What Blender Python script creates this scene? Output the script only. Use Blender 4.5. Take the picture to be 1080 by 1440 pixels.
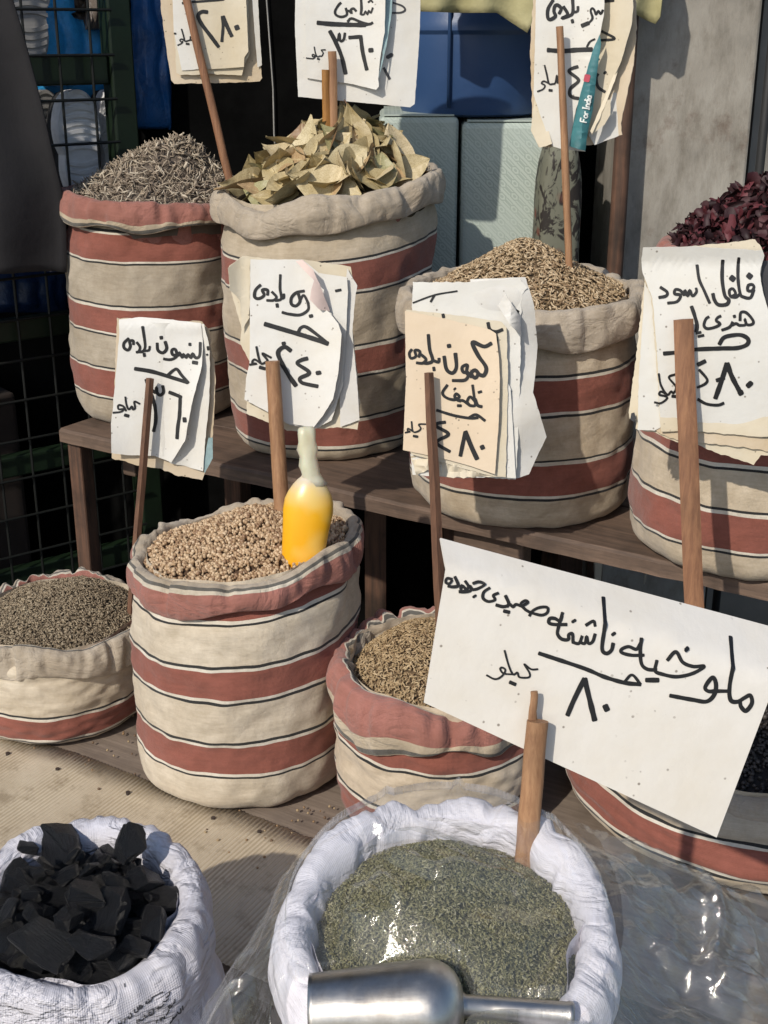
import bpy, bmesh, math, random
import numpy as np
from mathutils import Vector, Matrix, noise
from mathutils.bvhtree import BVHTree
R = math.radians
for o in list(bpy.data.objects): bpy.data.objects.remove(o)
sc = bpy.context.scene
COL = sc.collection
# ------------------------------------------------------------------ camera
F = 1800.0; PITCH = R(20.6); CAM = Vector((0, 0, 1.55))
cam = bpy.data.cameras.new('camera'); camo = bpy.data.objects.new('camera', cam); COL.objects.link(camo)
camo.location = CAM; camo.rotation_euler = (R(90) - PITCH, 0, 0)
cam.sensor_fit = 'VERTICAL'; cam.sensor_height = 36; cam.lens = F/1440*36; cam.clip_start = .02; cam.clip_end = 500
sc.camera = camo
# ------------------------------------------------------------------ light
SUN_EL, SUN_AZ = 37.0, 34.0      # azimuth: degrees to the left of straight behind the camera
to_sun = Vector((-math.sin(R(SUN_AZ))*math.cos(R(SUN_EL)), -math.cos(R(SUN_AZ))*math.cos(R(SUN_EL)), math.sin(R(SUN_EL))))
w = bpy.data.worlds.new('World'); sc.world = w; w.use_nodes = True
wn = w.node_tree; sky = wn.nodes.new('ShaderNodeTexSky'); sky.sky_type = 'NISHITA'; sky.sun_disc = False
sky.sun_elevation = R(SUN_EL); sky.sun_rotation = math.atan2(to_sun.x, to_sun.y)
wn.links.new(sky.outputs[0], wn.nodes['Background'].inputs[0]); wn.nodes['Background'].inputs[1].default_value = .13
sl = bpy.data.lights.new('sun', 'SUN'); sl.energy = 3.4; sl.angle = R(.9); sl.color = (1, .93, .82)
slo = bpy.data.objects.new('sun', sl); COL.objects.link(slo); slo.rotation_euler = to_sun.to_track_quat('Z', 'Y').to_euler(); slo.location = (-2, -3, 4)
sc.view_settings.view_transform = 'Standard'; sc.view_settings.look = 'None'; sc.view_settings.exposure = 0.0; sc.view_settings.gamma = 1
sc.render.engine = 'CYCLES'
sc.cycles.max_bounces = 8; sc.cycles.transparent_max_bounces = 12
# ------------------------------------------------------------------ pixels -> world
cp, sp = math.cos(PITCH), math.sin(PITCH)
RT, UP, FW = Vector((1, 0, 0)), Vector((0, sp, cp)), Vector((0, cp, -sp))
def ray(px, py): return RT*((px-540)/F) + UP*((720-py)/F) + FW
def at_z(px, py, z): d = ray(px, py); return CAM + d*((z-CAM.z)/d.z)
def at_Y(px, py, y): d = ray(px, py); return CAM + d*(y/d.y)
def at_plane(px, py, p, n): d = ray(px, py); return CAM + d*((p-CAM).dot(n)/d.dot(n))
def depth(p): return (p-CAM).dot(FW)
def proj(p):
    v = p-CAM; d = v.dot(FW); return 540+F*v.dot(RT)/d, 720-F*v.dot(UP)/d
# ------------------------------------------------------------------ object helpers
def tag(o, label=None, cat=None, group=None, kind=None):
    if label: o['label'] = label
    if cat: o['category'] = cat
    if group: o['group'] = group
    if kind: o['kind'] = kind
    return o
def empty(name, loc, label, cat, group=None):
    o = bpy.data.objects.new(name, None); COL.objects.link(o); o.location = loc; o.empty_display_size = .05
    return tag(o, label, cat, group)
def obj(name, me, mat=None, parent=None, smooth=True):
    o = bpy.data.objects.new(name, me); COL.objects.link(o)
    if mat:
        me.materials.clear(); me.materials.append(mat)
    if smooth:
        me.polygons.foreach_set('use_smooth', [True]*len(me.polygons))
    else:
        me.polygons.foreach_set('use_smooth', [False]*len(me.polygons))
    if parent:
        o.parent = parent; o.matrix_parent_inverse = Matrix.Translation(-Vector(parent.location)) if not parent.parent else Matrix.Identity(4)
    return o
def subobj(name, me, mat, parent, smooth=True):           # child of a mesh part that sits at its thing's origin with world-space verts
    return obj(name, me, mat, parent, smooth)
def mesh(name, v, f):
    me = bpy.data.meshes.new(name); me.from_pydata([tuple(p) for p in v], [], f); me.update(); return me
def bm_mesh(bm, name='mesh'):
    me = bpy.data.meshes.new(name); bm.to_mesh(me); bm.free(); return me
class MB:
    def __init__(s): s.v = []; s.f = []
    def add(s, v, f):
        n = len(s.v); s.v += [Vector(p) for p in v]; s.f += [tuple(i+n for i in q) for q in f]; return s
    def box(s, c, d, M=None):
        x, y, z = d[0]/2, d[1]/2, d[2]/2
        v = [Vector((a, b, e)) for e in (-z, z) for a, b in ((-x, -y), (x, -y), (x, y), (-x, y))]
        if M is not None: v = [M @ p for p in v]
        return s.add([Vector(c)+p for p in v], [(3, 2, 1, 0), (4, 5, 6, 7), (0, 1, 5, 4), (1, 2, 6, 5), (2, 3, 7, 6), (3, 0, 4, 7)])
    def tube(s, pts, rads, n=10, flat=1.0, side=Vector((1, 0, 0)), jit=0):
        base = len(s.v); m = len(pts)
        for i, p in enumerate(pts):
            p = Vector(p); t = (Vector(pts[min(i+1, m-1)])-Vector(pts[max(i-1, 0)])).normalized()
            a = (side - t*side.dot(t))
            if a.length < 1e-4: a = Vector((0, 1, 0)) - t*t.y
            a.normalize(); b = t.cross(a)
            r = rads[i] if hasattr(rads, '__len__') else rads
            for k in range(n):
                th = 2*math.pi*k/n
                q = r*(1+jit*noise.noise(Vector((k*3.1, i*1.7, r*100))))
                s.v.append(p + a*math.cos(th)*q + b*math.sin(th)*q*flat)
        for i in range(m-1):
            for k in range(n):
                s.f.append((base+i*n+k, base+i*n+(k+1) % n, base+(i+1)*n+(k+1) % n, base+(i+1)*n+k))
        s.f.append(tuple(base+k for k in reversed(range(n)))); s.f.append(tuple(base+(m-1)*n+k for k in range(n)))
        return s
    def build(s, name, mat, parent=None, smooth=False): return obj(name, mesh(name, s.v, s.f), mat, parent, smooth)
def bevel(o, w=.004, seg=2):
    m = o.modifiers.new('bevel', 'BEVEL'); m.width = w; m.segments = seg; m.limit_method = 'ANGLE'; m.angle_limit = R(40); return o
# ------------------------------------------------------------------ materials
class NT:
    def __init__(s, name):
        s.m = bpy.data.materials.new(name); s.m.use_nodes = True; s.t = s.m.node_tree; s.b = s.t.nodes['Principled BSDF']; s.out = s.t.nodes['Material Output']
    def n(s, typ, **kw):
        x = s.t.nodes.new(typ)
        for k, v in kw.items():
            if k[0] == '_': x.inputs[k[1:].replace('_', ' ')].default_value = v
            else: setattr(x, k, v)
        return x
    def l(s, a, b): s.t.links.new(a, b); return s
    def coord(s, which='Object', scale=(1, 1, 1), loc=(0, 0, 0), rot=(0, 0, 0)):
        tc = s.n('ShaderNodeTexCoord'); mp = s.n('ShaderNodeMapping'); mp.inputs['Scale'].default_value = scale; mp.inputs['Location'].default_value = loc; mp.inputs['Rotation'].default_value = rot
        s.l(tc.outputs[which], mp.inputs[0]); return mp.outputs[0]
    def noise(s, vec, scale, detail=4, rough=.6, dist=0):
        x = s.n('ShaderNodeTexNoise'); x.inputs['Scale'].default_value = scale; x.inputs['Detail'].default_value = detail; x.inputs['Roughness'].default_value = rough; x.inputs['Distortion'].default_value = dist
        if vec is not None: s.l(vec, x.inputs['Vector'])
        return x.outputs['Fac']
    def ramp(s, fac, stops, interp='LINEAR'):
        x = s.n('ShaderNodeValToRGB'); cr = x.color_ramp; cr.interpolation = interp
        while len(cr.elements) > 1: cr.elements.remove(cr.elements[-1])
        for i, (p, c) in enumerate(stops):
            e = cr.elements[0] if i == 0 else cr.elements.new(p)
            e.position = p; e.color = (*c, 1) if hasattr(c, '__len__') else (c, c, c, 1)
        s.l(fac, x.inputs[0]); return x.outputs[0]
    def mix(s, a, b, fac, mode='MIX'):
        x = s.n('ShaderNodeMix', data_type='RGBA', blend_type=mode)
        for sock, v in ((x.inputs[0], fac), (x.inputs[6], a), (x.inputs[7], b)):
            if isinstance(v, bpy.types.NodeSocket): s.l(v, sock)
            elif hasattr(v, '__len__'): sock.default_value = (*v, 1)
            else: sock.default_value = v
        return x.outputs[2]
    def math(s, op, a, b=0.0):
        x = s.n('ShaderNodeMath', operation=op)
        for sock, v in ((x.inputs[0], a), (x.inputs[1], b)):
            if isinstance(v, bpy.types.NodeSocket): s.l(v, sock)
            else: sock.default_value = v
        return x.outputs[0]
    def bump(s, h, strength=.3, dist=.002, prev=None):
        x = s.n('ShaderNodeBump'); x.inputs['Strength'].default_value = strength; x.inputs['Distance'].default_value = dist
        s.l(h, x.inputs['Height'])
        if prev is not None: s.l(prev, x.inputs['Normal'])
        s.l(x.outputs[0], s.b.inputs['Normal']); return x.outputs[0]
    def col(s, c):
        if isinstance(c, bpy.types.NodeSocket): s.l(c, s.b.inputs['Base Color'])
        else: s.b.inputs['Base Color'].default_value = (*c, 1)
        return s
    def set(s, **kw):
        for k, v in kw.items(): s.b.inputs[k.replace('_', ' ')].default_value = v
        return s
def plain(name, c, rough=.7, var=.25, scale=20, metallic=0, bump=0, bscale=80):
    t = NT(name); v = t.coord()
    t.col(t.mix(c, tuple(x*(1-var) for x in c), t.ramp(t.noise(v, scale), [(.35, 0), (.7, 1)]))).set(Roughness=rough, Metallic=metallic)
    if bump: t.bump(t.noise(v, bscale, 5), bump, .003)
    return t.m
def wood(name, c1, c2, axis='Z', rough=.6, dirt=.5, scale=60):
    t = NT(name); sc_ = {'X': (.06, 1, 1), 'Y': (1, .06, 1), 'Z': (1, 1, .06)}[axis]
    v = t.coord(scale=sc_); g = t.noise(v, scale*3, 6, .7, .4)
    g2 = t.noise(t.coord(), 9, 4)
    base = t.ramp(g, [(.3, c2), (.5, tuple((a+b)/2 for a, b in zip(c1, c2))), (.68, c1)])
    base = t.mix(base, tuple(x*.3 for x in c2), t.math('MULTIPLY', t.ramp(g2, [(.45, 0), (.75, 1)]), dirt))
    t.col(base).set(Roughness=rough); t.bump(g, .5, .002); return t.m
def cloth(name, stops, weave=1.0, dirt=.35, tint=(1, 1, 1), rough=.92, woven=False, wob=.006, crease=.10):
    """stops: (v in metres, colour); the colours are woven bands across the sack"""
    t = NT(name); uv = t.coord('UV'); ob = t.coord('Object')
    sx = t.n('ShaderNodeSeparateXYZ'); t.l(uv, sx.inputs[0])
    wv = t.math('MULTIPLY', t.math('SUBTRACT', t.noise(t.coord('UV', (2.5, 2.5, 1)), 3, 3), .5), wob)
    vv = t.math('ADD', sx.outputs[1], wv)
    vmax = max(1e-3, stops[-1][0]*1.05)
    fac = t.math('DIVIDE', vv, vmax)
    col = t.ramp(fac, [(max(0, p/vmax), c) for p, c in stops], 'CONSTANT') if len(stops) > 1 else t.mix(stops[0][1], stops[0][1], .5)
    n1 = t.noise(ob, 7, 6, .65); n2 = t.noise(ob, 45, 5, .7); n3 = t.noise(t.coord('UV', (1, 9, 1)), 22, 5, .7)
    d = t.mix((1.03, 1.02, 1), (.70, .64, .55), t.math('MULTIPLY', t.ramp(n1, [(.38, 0), (.72, 1)]), dirt*1.6))
    d2 = t.mix((1.05, 1.05, 1.05), (.74, .71, .66), t.math('MULTIPLY', t.ramp(n2, [(.4, 0), (.7, 1)]), dirt*1.1))
    d3 = t.mix((1.04, 1.04, 1.04), (.84, .83, .8), t.ramp(n3, [(.35, 0), (.7, .8)]))
    col = t.mix(col, d, 1.0, 'MULTIPLY'); col = t.mix(col, d2, 1.0, 'MULTIPLY'); col = t.mix(col, d3, 1.0, 'MULTIPLY')
    f = 190 if not woven else 150
    wx = t.n('ShaderNodeTexWave', wave_type='BANDS', bands_direction='X'); wx.inputs['Scale'].default_value = f; wx.inputs['Distortion'].default_value = 2.2; wx.inputs['Detail Scale'].default_value = 3; t.l(uv, wx.inputs[0])
    wy = t.n('ShaderNodeTexWave', wave_type='BANDS', bands_direction='Y'); wy.inputs['Scale'].default_value = f*(1.0 if woven else .8); wy.inputs['Distortion'].default_value = 2.2; t.l(uv, wy.inputs[0])
    h = t.math('ADD', wx.outputs['Fac'], wy.outputs['Fac']) if woven else t.math('ADD', wx.outputs['Fac'], t.math('MULTIPLY', wy.outputs['Fac'], .5))
    col = t.mix(col, (.8, .8, .8) if not woven else (.74, .76, .8), t.math('MULTIPLY', t.ramp(h, [(.3, 1), (1.0, 0)]), .3 if not woven else .16), 'MULTIPLY')
    t.col(col).set(Roughness=rough)
    rdg = t.math('ABSOLUTE', t.math('SUBTRACT', t.noise(t.coord('Object', (1, 1, 1.7)), 8, 4, .55, 1.4), .5))
    b00 = t.bump(t.math('MINIMUM', rdg, .09), crease, .05)
    b0 = t.bump(t.noise(ob, 30, 6, .65), .45, .006, b00)
    x = t.n('ShaderNodeBump'); x.inputs['Strength'].default_value = .45*weave; x.inputs['Distance'].default_value = .0008
    t.l(h, x.inputs['Height']); t.l(b0, x.inputs['Normal']); t.l(x.outputs[0], t.b.inputs['Normal'])
    t.b.inputs['Sheen Weight'].default_value = 0 if woven else .15
    return t.m
def paper(name, c, dirt=.3, specks=True, rough=.65):
    t = NT(name); v = t.coord()
    n = t.noise(v, 9, 6, .65)
    col = t.mix(c, (c[0]*.86, c[1]*.79, c[2]*.66), t.math('MULTIPLY', t.ramp(n, [(.42, 0), (.75, 1)]), dirt*2))
    if specks:
        vo = t.n('ShaderNodeTexVoronoi'); vo.inputs['Scale'].default_value = 95; t.l(v, vo.inputs['Vector'])
        gate = t.ramp(t.noise(v, 30, 3), [(.54, 0), (.6, 1)])
        s_ = t.math('MULTIPLY', t.ramp(vo.outputs['Distance'], [(.10, 1), (.17, 0)]), gate)
        col = t.mix(col, (.12, .09, .06), t.math('MULTIPLY', s_, .75))
    t.col(col).set(Roughness=rough); t.bump(t.noise(v, 24, 5, .6), .35, .004); return t.m
def grain(name, cols, rough=.6, spec=.4):
    t = NT(name); g = t.n('ShaderNodeNewGeometry')
    n = len(cols); col = t.ramp(g.outputs['Random Per Island'], [(i/n, c) for i, c in enumerate(cols)], 'CONSTANT')
    col = t.mix(col, (.55, .5, .45), t.math('MULTIPLY', t.noise(t.coord(), 260, 3), .6), 'MULTIPLY')
    t.col(col).set(Roughness=rough); t.b.inputs['Specular IOR Level'].default_value = spec; return t.m

CR = (.54, .46, .355); RD = (.265, .088, .064); WH = (.68, .64, .57); BK = (.022, .022, .022)
GB = (.45, .39, .318); LN = (.12, .115, .105); PK = (.345, .148, .122); WL = (.6, .55, .47)
M = dict(
    ink=plain('marker_ink', (.012, .012, .013), .5, .3),
    ink_grey=plain('pen_ink', (.05, .05, .055), .5, .3),
    white_print=plain('white_print', (.75, .78, .75), .5, .1),
    paper_white=paper('paper_white', (.69, .675, .63), .22),
    paper_clean=paper('paper_clean', (.70, .685, .645), .24),
    paper_cream=paper('paper_cream', (.64, .57, .44), .35),
    paper_peach=paper('paper_peach', (.70, .57, .42), .25),
    paper_old=paper('paper_old', (.60, .50, .37), .5),
    paper_grey=paper('paper_grey', (.66, .645, .61), .3),
    paper_pink=paper('paper_pink', (.72, .58, .54), .3),
    board=paper('foam_board', (.70, .665, .61), .2),
    teal=plain('teal_print', (.05, .19, .21), .45, .4, 30),
    teal_pale=plain('pale_teal_print', (.35, .50, .52), .45, .4, 30),
    redprint=plain('red_print', (.45, .07, .10), .5, .2),
    stick=wood('stick_wood', (.34, .17, .085), (.17, .075, .04)),
    stick_pale=wood('stick_wood_pale', (.42, .235, .12), (.24, .115, .055)),
    stick_dark=wood('stick_wood_dark', (.19, .095, .055), (.085, .042, .026)),
    bamboo=wood('bamboo', (.42, .20, .045), (.22, .09, .02), rough=.4),
    shelf=wood('shelf_wood', (.17, .115, .085), (.09, .06, .045), 'X', .75, .6, 30),
    shelf_edge=wood('shelf_edge_wood', (.18, .118, .083), (.08, .054, .040), 'X', .7, .8, 30),
    plank=wood('plank_wood', (.27, .215, .17), (.15, .115, .09), 'X', .85, .5, 30),
    leg=wood('leg_wood', (.15, .075, .045), (.045, .028, .02), 'Z', .8, .9, 30),
)
# ------------------------------------------------------------------ heaps of grains
def catmull(pts, n=6):
    p = [np.array(q, float) for q in pts]
    if len(p) < 3:
        return [p[0]*(1-i/n)+p[-1]*(i/n) for i in range(n+1)]
    p = [2*p[0]-p[1]] + p + [2*p[-1]-p[-2]]; out = []
    for i in range(1, len(p)-2):
        a, b, c, d = p[i-1:i+3]
        for k in range(n):
            t = k/n; out.append(.5*((2*b)+(c-a)*t+(2*a-5*b+4*c-d)*t*t+(3*b-a-3*c+d)*t**3))
    out.append(p[-2]); return out
def rand_rot(rng, n, flat=None):
    """random rotation matrices; flat = normals (n,3): local z follows the normal loosely"""
    q = rng.normal(size=(n, 4)); q /= np.linalg.norm(q, axis=1)[:, None]
    a, b, c, d = q.T
    Rm = np.stack([np.stack([1-2*(c*c+d*d), 2*(b*c-d*a), 2*(b*d+c*a)], 1), np.stack([2*(b*c+d*a), 1-2*(b*b+d*d), 2*(c*d-b*a)], 1), np.stack([2*(b*d-c*a), 2*(c*d+b*a), 1-2*(b*b+c*c)], 1)], 1)
    if flat is None: return Rm
    z = flat + rng.normal(size=(n, 3))*.35; z /= np.linalg.norm(z, axis=1)[:, None]
    x = rng.normal(size=(n, 3)); x -= z*(x*z).sum(1)[:, None]; x /= np.linalg.norm(x, axis=1)[:, None]
    y = np.cross(z, x); return np.stack([x, y, z], 2)
def scatter_mesh(name, variants, pos, rot, scl, rng):
    V, Fc, off = [], [], 0
    idx = rng.integers(0, len(variants), len(pos))
    for k, (bv, bf) in enumerate(variants):
        sel = np.where(idx == k)[0]
        if not len(sel): continue
        bv = np.array(bv); bf = np.array(bf)
        v = np.einsum('nij,nkj->nki', rot[sel], bv[None]*scl[sel][:, None, :]) + pos[sel][:, None, :]
        f = bf[None] + (np.arange(len(sel))*len(bv))[:, None, None] + off
        V.append(v.reshape(-1, 3)); Fc.append(f.reshape(-1, bf.shape[1])); off += len(sel)*len(bv)
    V = np.concatenate(V); Fc = np.concatenate(Fc)
    me = bpy.data.meshes.new(name); k = Fc.shape[1]
    me.vertices.add(len(V)); me.vertices.foreach_set('co', V.ravel())
    me.loops.add(Fc.size); me.loops.foreach_set('vertex_index', Fc.ravel().astype(np.int32))
    me.polygons.add(len(Fc)); me.polygons.foreach_set('loop_start', np.arange(len(Fc), dtype=np.int32)*k)
    me.update(calc_edges=True); me.validate(); return me
def spindle(n=5, L=1, bend=.12):
    prof = [(-.5, .02), (-.28, .8), (.05, 1), (.32, .7), (.5, .02)]; v = []; f = []
    for i, (x, r) in enumerate(prof):
        for k in range(n):
            th = 2*math.pi*k/n; v.append((x*L, r*.5*math.cos(th)+bend*(1-4*x*x), r*.5*math.sin(th)))
    for i in range(len(prof)-1):
        for k in range(n): f.append((i*n+k, i*n+(k+1) % n, (i+1)*n+(k+1) % n, (i+1)*n+k))
    return v, f
def ball():
    v, f = [], []; n = 7; prof = [(-.5, .05), (-.36, .34), (0, .5), (.36, .34), (.5, .05)]
    for z, r in prof:
        for k in range(n): v.append((r*math.cos(2*math.pi*k/n), r*math.sin(2*math.pi*k/n), z))
    for i in range(len(prof)-1):
        for k in range(n): f.append((i*n+k, i*n+(k+1) % n, (i+1)*n+(k+1) % n, (i+1)*n+k))
    return v, f
def chip(seed):
    r = random.Random(seed); v = []; f = []
    for i in range(4):
        x = -.5+i/3; oy, oz = r.uniform(-.35, .35), r.uniform(-.35, .35); w_ = r.uniform(.6, 1.1)*(1 if 0 < i < 3 else .6)
        for k in range(4): v.append((x+r.uniform(-.03, .03), oy+w_*.5*math.cos(k*1.571+.4), oz+w_*.32*math.sin(k*1.571+.4)))
    for i in range(3):
        for k in range(4): f.append((i*4+k, i*4+(k+1) % 4, i*4+4+(k+1) % 4, i*4+4+k))
    f += [(3, 2, 1, 0), (12, 13, 14, 15)]; return v, f
def petal(seed):
    r = random.Random(seed); v = []; f = []; n = 5
    a = r.uniform(1.5, 3.2)
    for i in range(n):
        for j in range(4):
            x = i/(n-1)-.5; y = (j/3-.5)*(1-1.2*x*x)*1.0; 
            v.append((x+r.uniform(-.06, .06), .6*math.sin(a*y)/a*1.6+r.uniform(-.07, .07), .6*(1-math.cos(a*y))/a*1.5+r.uniform(-.1, .1)+.35*math.sin(3*x+seed)))
    for i in range(n-1):
        for j in range(3): f.append((i*4+j, i*4+j+1, i*4+4+j+1, i*4+4+j))
    return v, f
class Heap:
    """height field of a heap inside a sack mouth: c centre, Rr radius, tilt gradient, dome of height h with its top at (px,py) offset"""
    def __init__(s, c, rad, grad=(0, 0), lvl=0, h=.03, peak=(0, 0), p=2.0, amp=.006, freq=14, seed=0):
        s.__dict__.update(c=c, rad=rad, grad=grad, lvl=lvl, h=h, peak=peak, p=p, amp=amp, freq=freq, seed=seed)
    def z(s, x, y):
        dx, dy = x-s.c.x, y-s.c.y; d = math.hypot(dx, dy); 
        px, py = s.peak[0]*s.rad, s.peak[1]*s.rad
        # distance ratio from the peak to the rim along this ray
        ex, ey = dx-px, dy-py; e = math.hypot(ex, ey)
        if e < 1e-6: q = 0
        else:
            ux, uy = ex/e, ey/e; b = px*ux+py*uy; cc = px*px+py*py-s.rad**2; L = -b+math.sqrt(max(1e-9, b*b-cc)); q = min(1.1, e/L)
        dome = s.h*(1-q**s.p) if s.p >= 1.5 else s.h*(1-math.sqrt(q*q+.02)/1.01)
        nz = s.amp*noise.noise(Vector((x*s.freq, y*s.freq, s.seed*7.3))) + s.amp*.4*noise.noise(Vector((x*s.freq*3, y*s.freq*3, s.seed*3.3)))
        return s.c.z + s.grad[0]*dx + s.grad[1]*dy + s.lvl + dome + nz
    def normal(s, x, y):
        e = .004; zx = (s.z(x+e, y)-s.z(x-e, y))/(2*e); zy = (s.z(x, y+e)-s.z(x, y-e))/(2*e)
        return Vector((-zx, -zy, 1)).normalized()
    def sheet(s, nr=18, nt=56):
        v = [(s.c.x+s.peak[0]*0, s.c.y, s.z(s.c.x, s.c.y))]; f = []
        for i in range(1, nr+1):
            r = s.rad*i/nr
            for k in range(nt):
                x = s.c.x+r*math.cos(2*math.pi*k/nt); y = s.c.y+r*math.sin(2*math.pi*k/nt); v.append((x, y, s.z(x, y)-.003))
        for k in range(nt): f.append((0, 1+k, 1+(k+1) % nt))
        for i in range(nr-1):
            for k in range(nt): f.append((1+i*nt+k, 1+(i+1)*nt+k, 1+(i+1)*nt+(k+1) % nt, 1+i*nt+(k+1) % nt))
        # a skirt that closes the heap below
        b = len(v); last = 1+(nr-1)*nt
        for k in range(nt): p = v[last+k]; v.append((p[0], p[1], p[2]-.05))
        for k in range(nt): f.append((last+k, b+k, b+(k+1) % nt, last+(k+1) % nt))
        return v, f
    def points(s, n, rng, jz=.002, rmax=1.0):
        r = s.rad*rmax*np.sqrt(rng.random(n)); t = rng.random(n)*2*math.pi
        X, Y = s.c.x+r*np.cos(t), s.c.y+r*np.sin(t)
        P = np.array([(x, y, s.z(x, y)) for x, y in zip(X, Y)]); N = np.array([s.normal(x, y) for x, y in zip(X, Y)])
        return P + N*(rng.random(n)*jz)[:, None], N
def heap_stuff(name, label, cat, hp, variants, n, size, mat, basemat, jz=.002, seed=1, flat=True, svar=.25, parent=None):
    rng = np.random.default_rng(seed); P, N = hp.points(n, rng, jz)
    rot = rand_rot(rng, n, N if flat else None)
    scl = np.array(size)[None]*(1+svar*rng.normal(size=(n, 1))).clip(.45, 1.8)*(1+.12*rng.normal(size=(n, 3)))
    g = obj(name, scatter_mesh(name, variants, P, rot, scl, rng), mat, None, True)
    tag(g, label, cat, None, 'stuff')
    sv, sf = hp.sheet(); me = mesh('heap_core', sv, sf); c = obj('heap_core', me, basemat, g, True); c['kind'] = 'stuff'
    return g
# ------------------------------------------------------------------ sacks
class Per:
    """smooth periodic random function of an angle"""
    def __init__(s, seed, lo=1, hi=6, decay=.7):
        r = random.Random(seed); s.t = [(k, r.uniform(0, 6.283), r.uniform(.5, 1)*decay**(k-lo)) for k in range(lo, hi+1)]; n = sum(a for _, _, a in s.t); s.t = [(k, p, a/n*1.6) for k, p, a in s.t]
    def __call__(s, th): return sum(a*math.sin(k*th+p) for k, p, a in s.t)
SACKS = {}
def make_sack(name, key, label, group, base_px, z0, base_r, rim_px, rim_r, mids=(), tf=0, tr=0, reds=(), cuff_t=.017, cuff_c=.06, cuff_stops=((0, GB),), seed=1, dy=0, bodymat=None, cuffmat=None, amp=.006, camp=1.0, dirt=.48, round_=.03, yfix=None, fold=1.0, inner=.11, cream=None):
    CR_ = cream or CR
    B = at_z(*base_px, z0) if yfix is None else at_Y(base_px[0], base_px[1], yfix)
    B.z = z0
    T = at_Y(*rim_px, B.y+dy); H = T.z-z0
    rb, rt = base_r*depth(B)/F, rim_r*depth(T)/F
    prof = [(0, rb)] + [(t, r*depth(B.lerp(T, t))/F) for t, r in mids] + [(1, rt)]
    pt, pr = [a for a, _ in prof], [b for _, b in prof]
    def rad(s_):
        xs = [s_+d for d in (-.06, -.03, 0, .03, .06)]; return float(np.mean(np.interp(xs, pt, pr)))
    fr = math.atan2(-B.y, -B.x)          # angle pointing to the camera
    n1 = Per(seed, 2, 5); n2 = Per(seed+50, 3, 11, .9); ch = Per(seed+90, 1, 7, .85); ct = Per(seed+130, 2, 14, .93); cz = Per(seed+170, 2, 9, .85); hem = Per(seed+210, 2, 10, .85)
    def tilt(s_, r, th): return s_*(-tf*r*math.cos(th-fr) + tr*r*math.cos(th))
    def pos(s_, th):
        c = B.lerp(T, s_); r = rad(s_)
        r *= 1 + .010*n1(th)*(.4+s_)
        r += amp*noise.noise(Vector((math.cos(th)*2.2, math.sin(th)*2.2, s_*5+seed)))*min(1, s_*6)
        r += fold*.0075*n2(th+.4*math.sin(5*s_))*math.exp(-((1-s_)/.22)**2) + .0045*n2(th*1+1)*math.exp(-(s_/.12)**2)
        r += fold*.004*noise.noise(Vector((math.cos(th)*6, math.sin(th)*6, s_*16+seed*3)))
        if s_ > .8: r -= .016*min(1, (s_-.8)/.12)
        h = s_*H
        if h < round_: r -= round_*(1-math.sqrt(max(0, 1-(1-h/round_)**2)))
        z = z0 + h + tilt(s_, r, th)
        return Vector((c.x+r*math.cos(th), c.y+r*math.sin(th), max(z, z0)))
    root = empty(name, (B.x, B.y, z0), label, 'sack', group)
    NTH, NS = 144, 54
    sv = [0, .004, .012, .025, .04, .06] + [.06+.93*(i+1)/NS for i in range(NS)]
    v = [Vector((B.x, B.y, z0+.001))]; f = []; uvv = [(0, 0)]
    rr = pos(0, 0)
    for i, s_ in enumerate(sv):
        for k in range(NTH+1):
            th = 2*math.pi*k/NTH + fr + math.pi
            p = pos(s_, th if k < NTH else fr+math.pi)
            v.append(p); uvv.append((k/NTH*2*math.pi*rb, s_*H))
    W = NTH+1
    for k in range(NTH): f.append((0, 1+k+1, 1+k))
    for i in range(len(sv)-1):
        for k in range(NTH): f.append((1+i*W+k, 1+i*W+k+1, 1+(i+1)*W+k+1, 1+(i+1)*W+k))
    me = mesh('sack_body', v, f); ul = me.uv_layers.new(name='UVMap')
    li = np.empty(len(me.loops), np.int32); me.loops.foreach_get('vertex_index', li); ul.data.foreach_set('uv', np.array(uvv)[li].ravel())
    # red bands: pixel rows at the front -> height on the cloth
    ss = np.linspace(0, 1, 120); ys = np.array([proj(pos(s_, fr))[1] for s_ in ss]); o_ = np.argsort(ys)
    def vy(y): return float(np.interp(y, ys[o_], ss[o_]))*H
    pxm = depth(B)/F
    if bodymat is None:
        st = [(0, CR_)]
        for ytop, ybot in sorted(reds, reverse=True):
            a, b = vy(ybot), vy(ytop); lw = .0042; ww = .0048
            if b-a < .005: continue
            st += [(max(0.0005, a-lw-ww), BK), (max(.001, a-ww), WH), (a, RD), (b, WH), (b+ww, BK), (b+ww+lw, CR_)]
        st = sorted(st, key=lambda q: q[0]); st.append((H, st[-1][1]))
        bodymat = cloth(key+'_cloth', st, dirt=dirt)
    body = obj('sack_body', me, bodymat, root)
    # rolled rim
    def cuffpt(a, th):
        t = cuff_t*(1+.30*camp*ct(th)); c = cuff_c*(1+.22*camp*hem(th)); top = .010*camp*ch(th)+.006*camp*cz(th*1)
        P = [(.55*t, -c*1.0), (1.05*t, -c*1.01), (1.35*t, -c*.86), (1.5*t, -c*.6), (1.35*t, -c*.33), (.85*t, -.35*t), (.2*t, 0), (-.55*t, -.1*t), (-1.05*t, -.8*t), (-1.2*t, -2.0*t), (-1.25*t, -.55*inner), (-1.2*t, -inner)]
        k = a*(len(P)-1); i = min(int(k), len(P)-2); u = k-i
        g = lambda j: P[max(0, min(len(P)-1, j))]
        pts = [g(i-1), g(i), g(i+1), g(i+2)]; q = []
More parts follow.
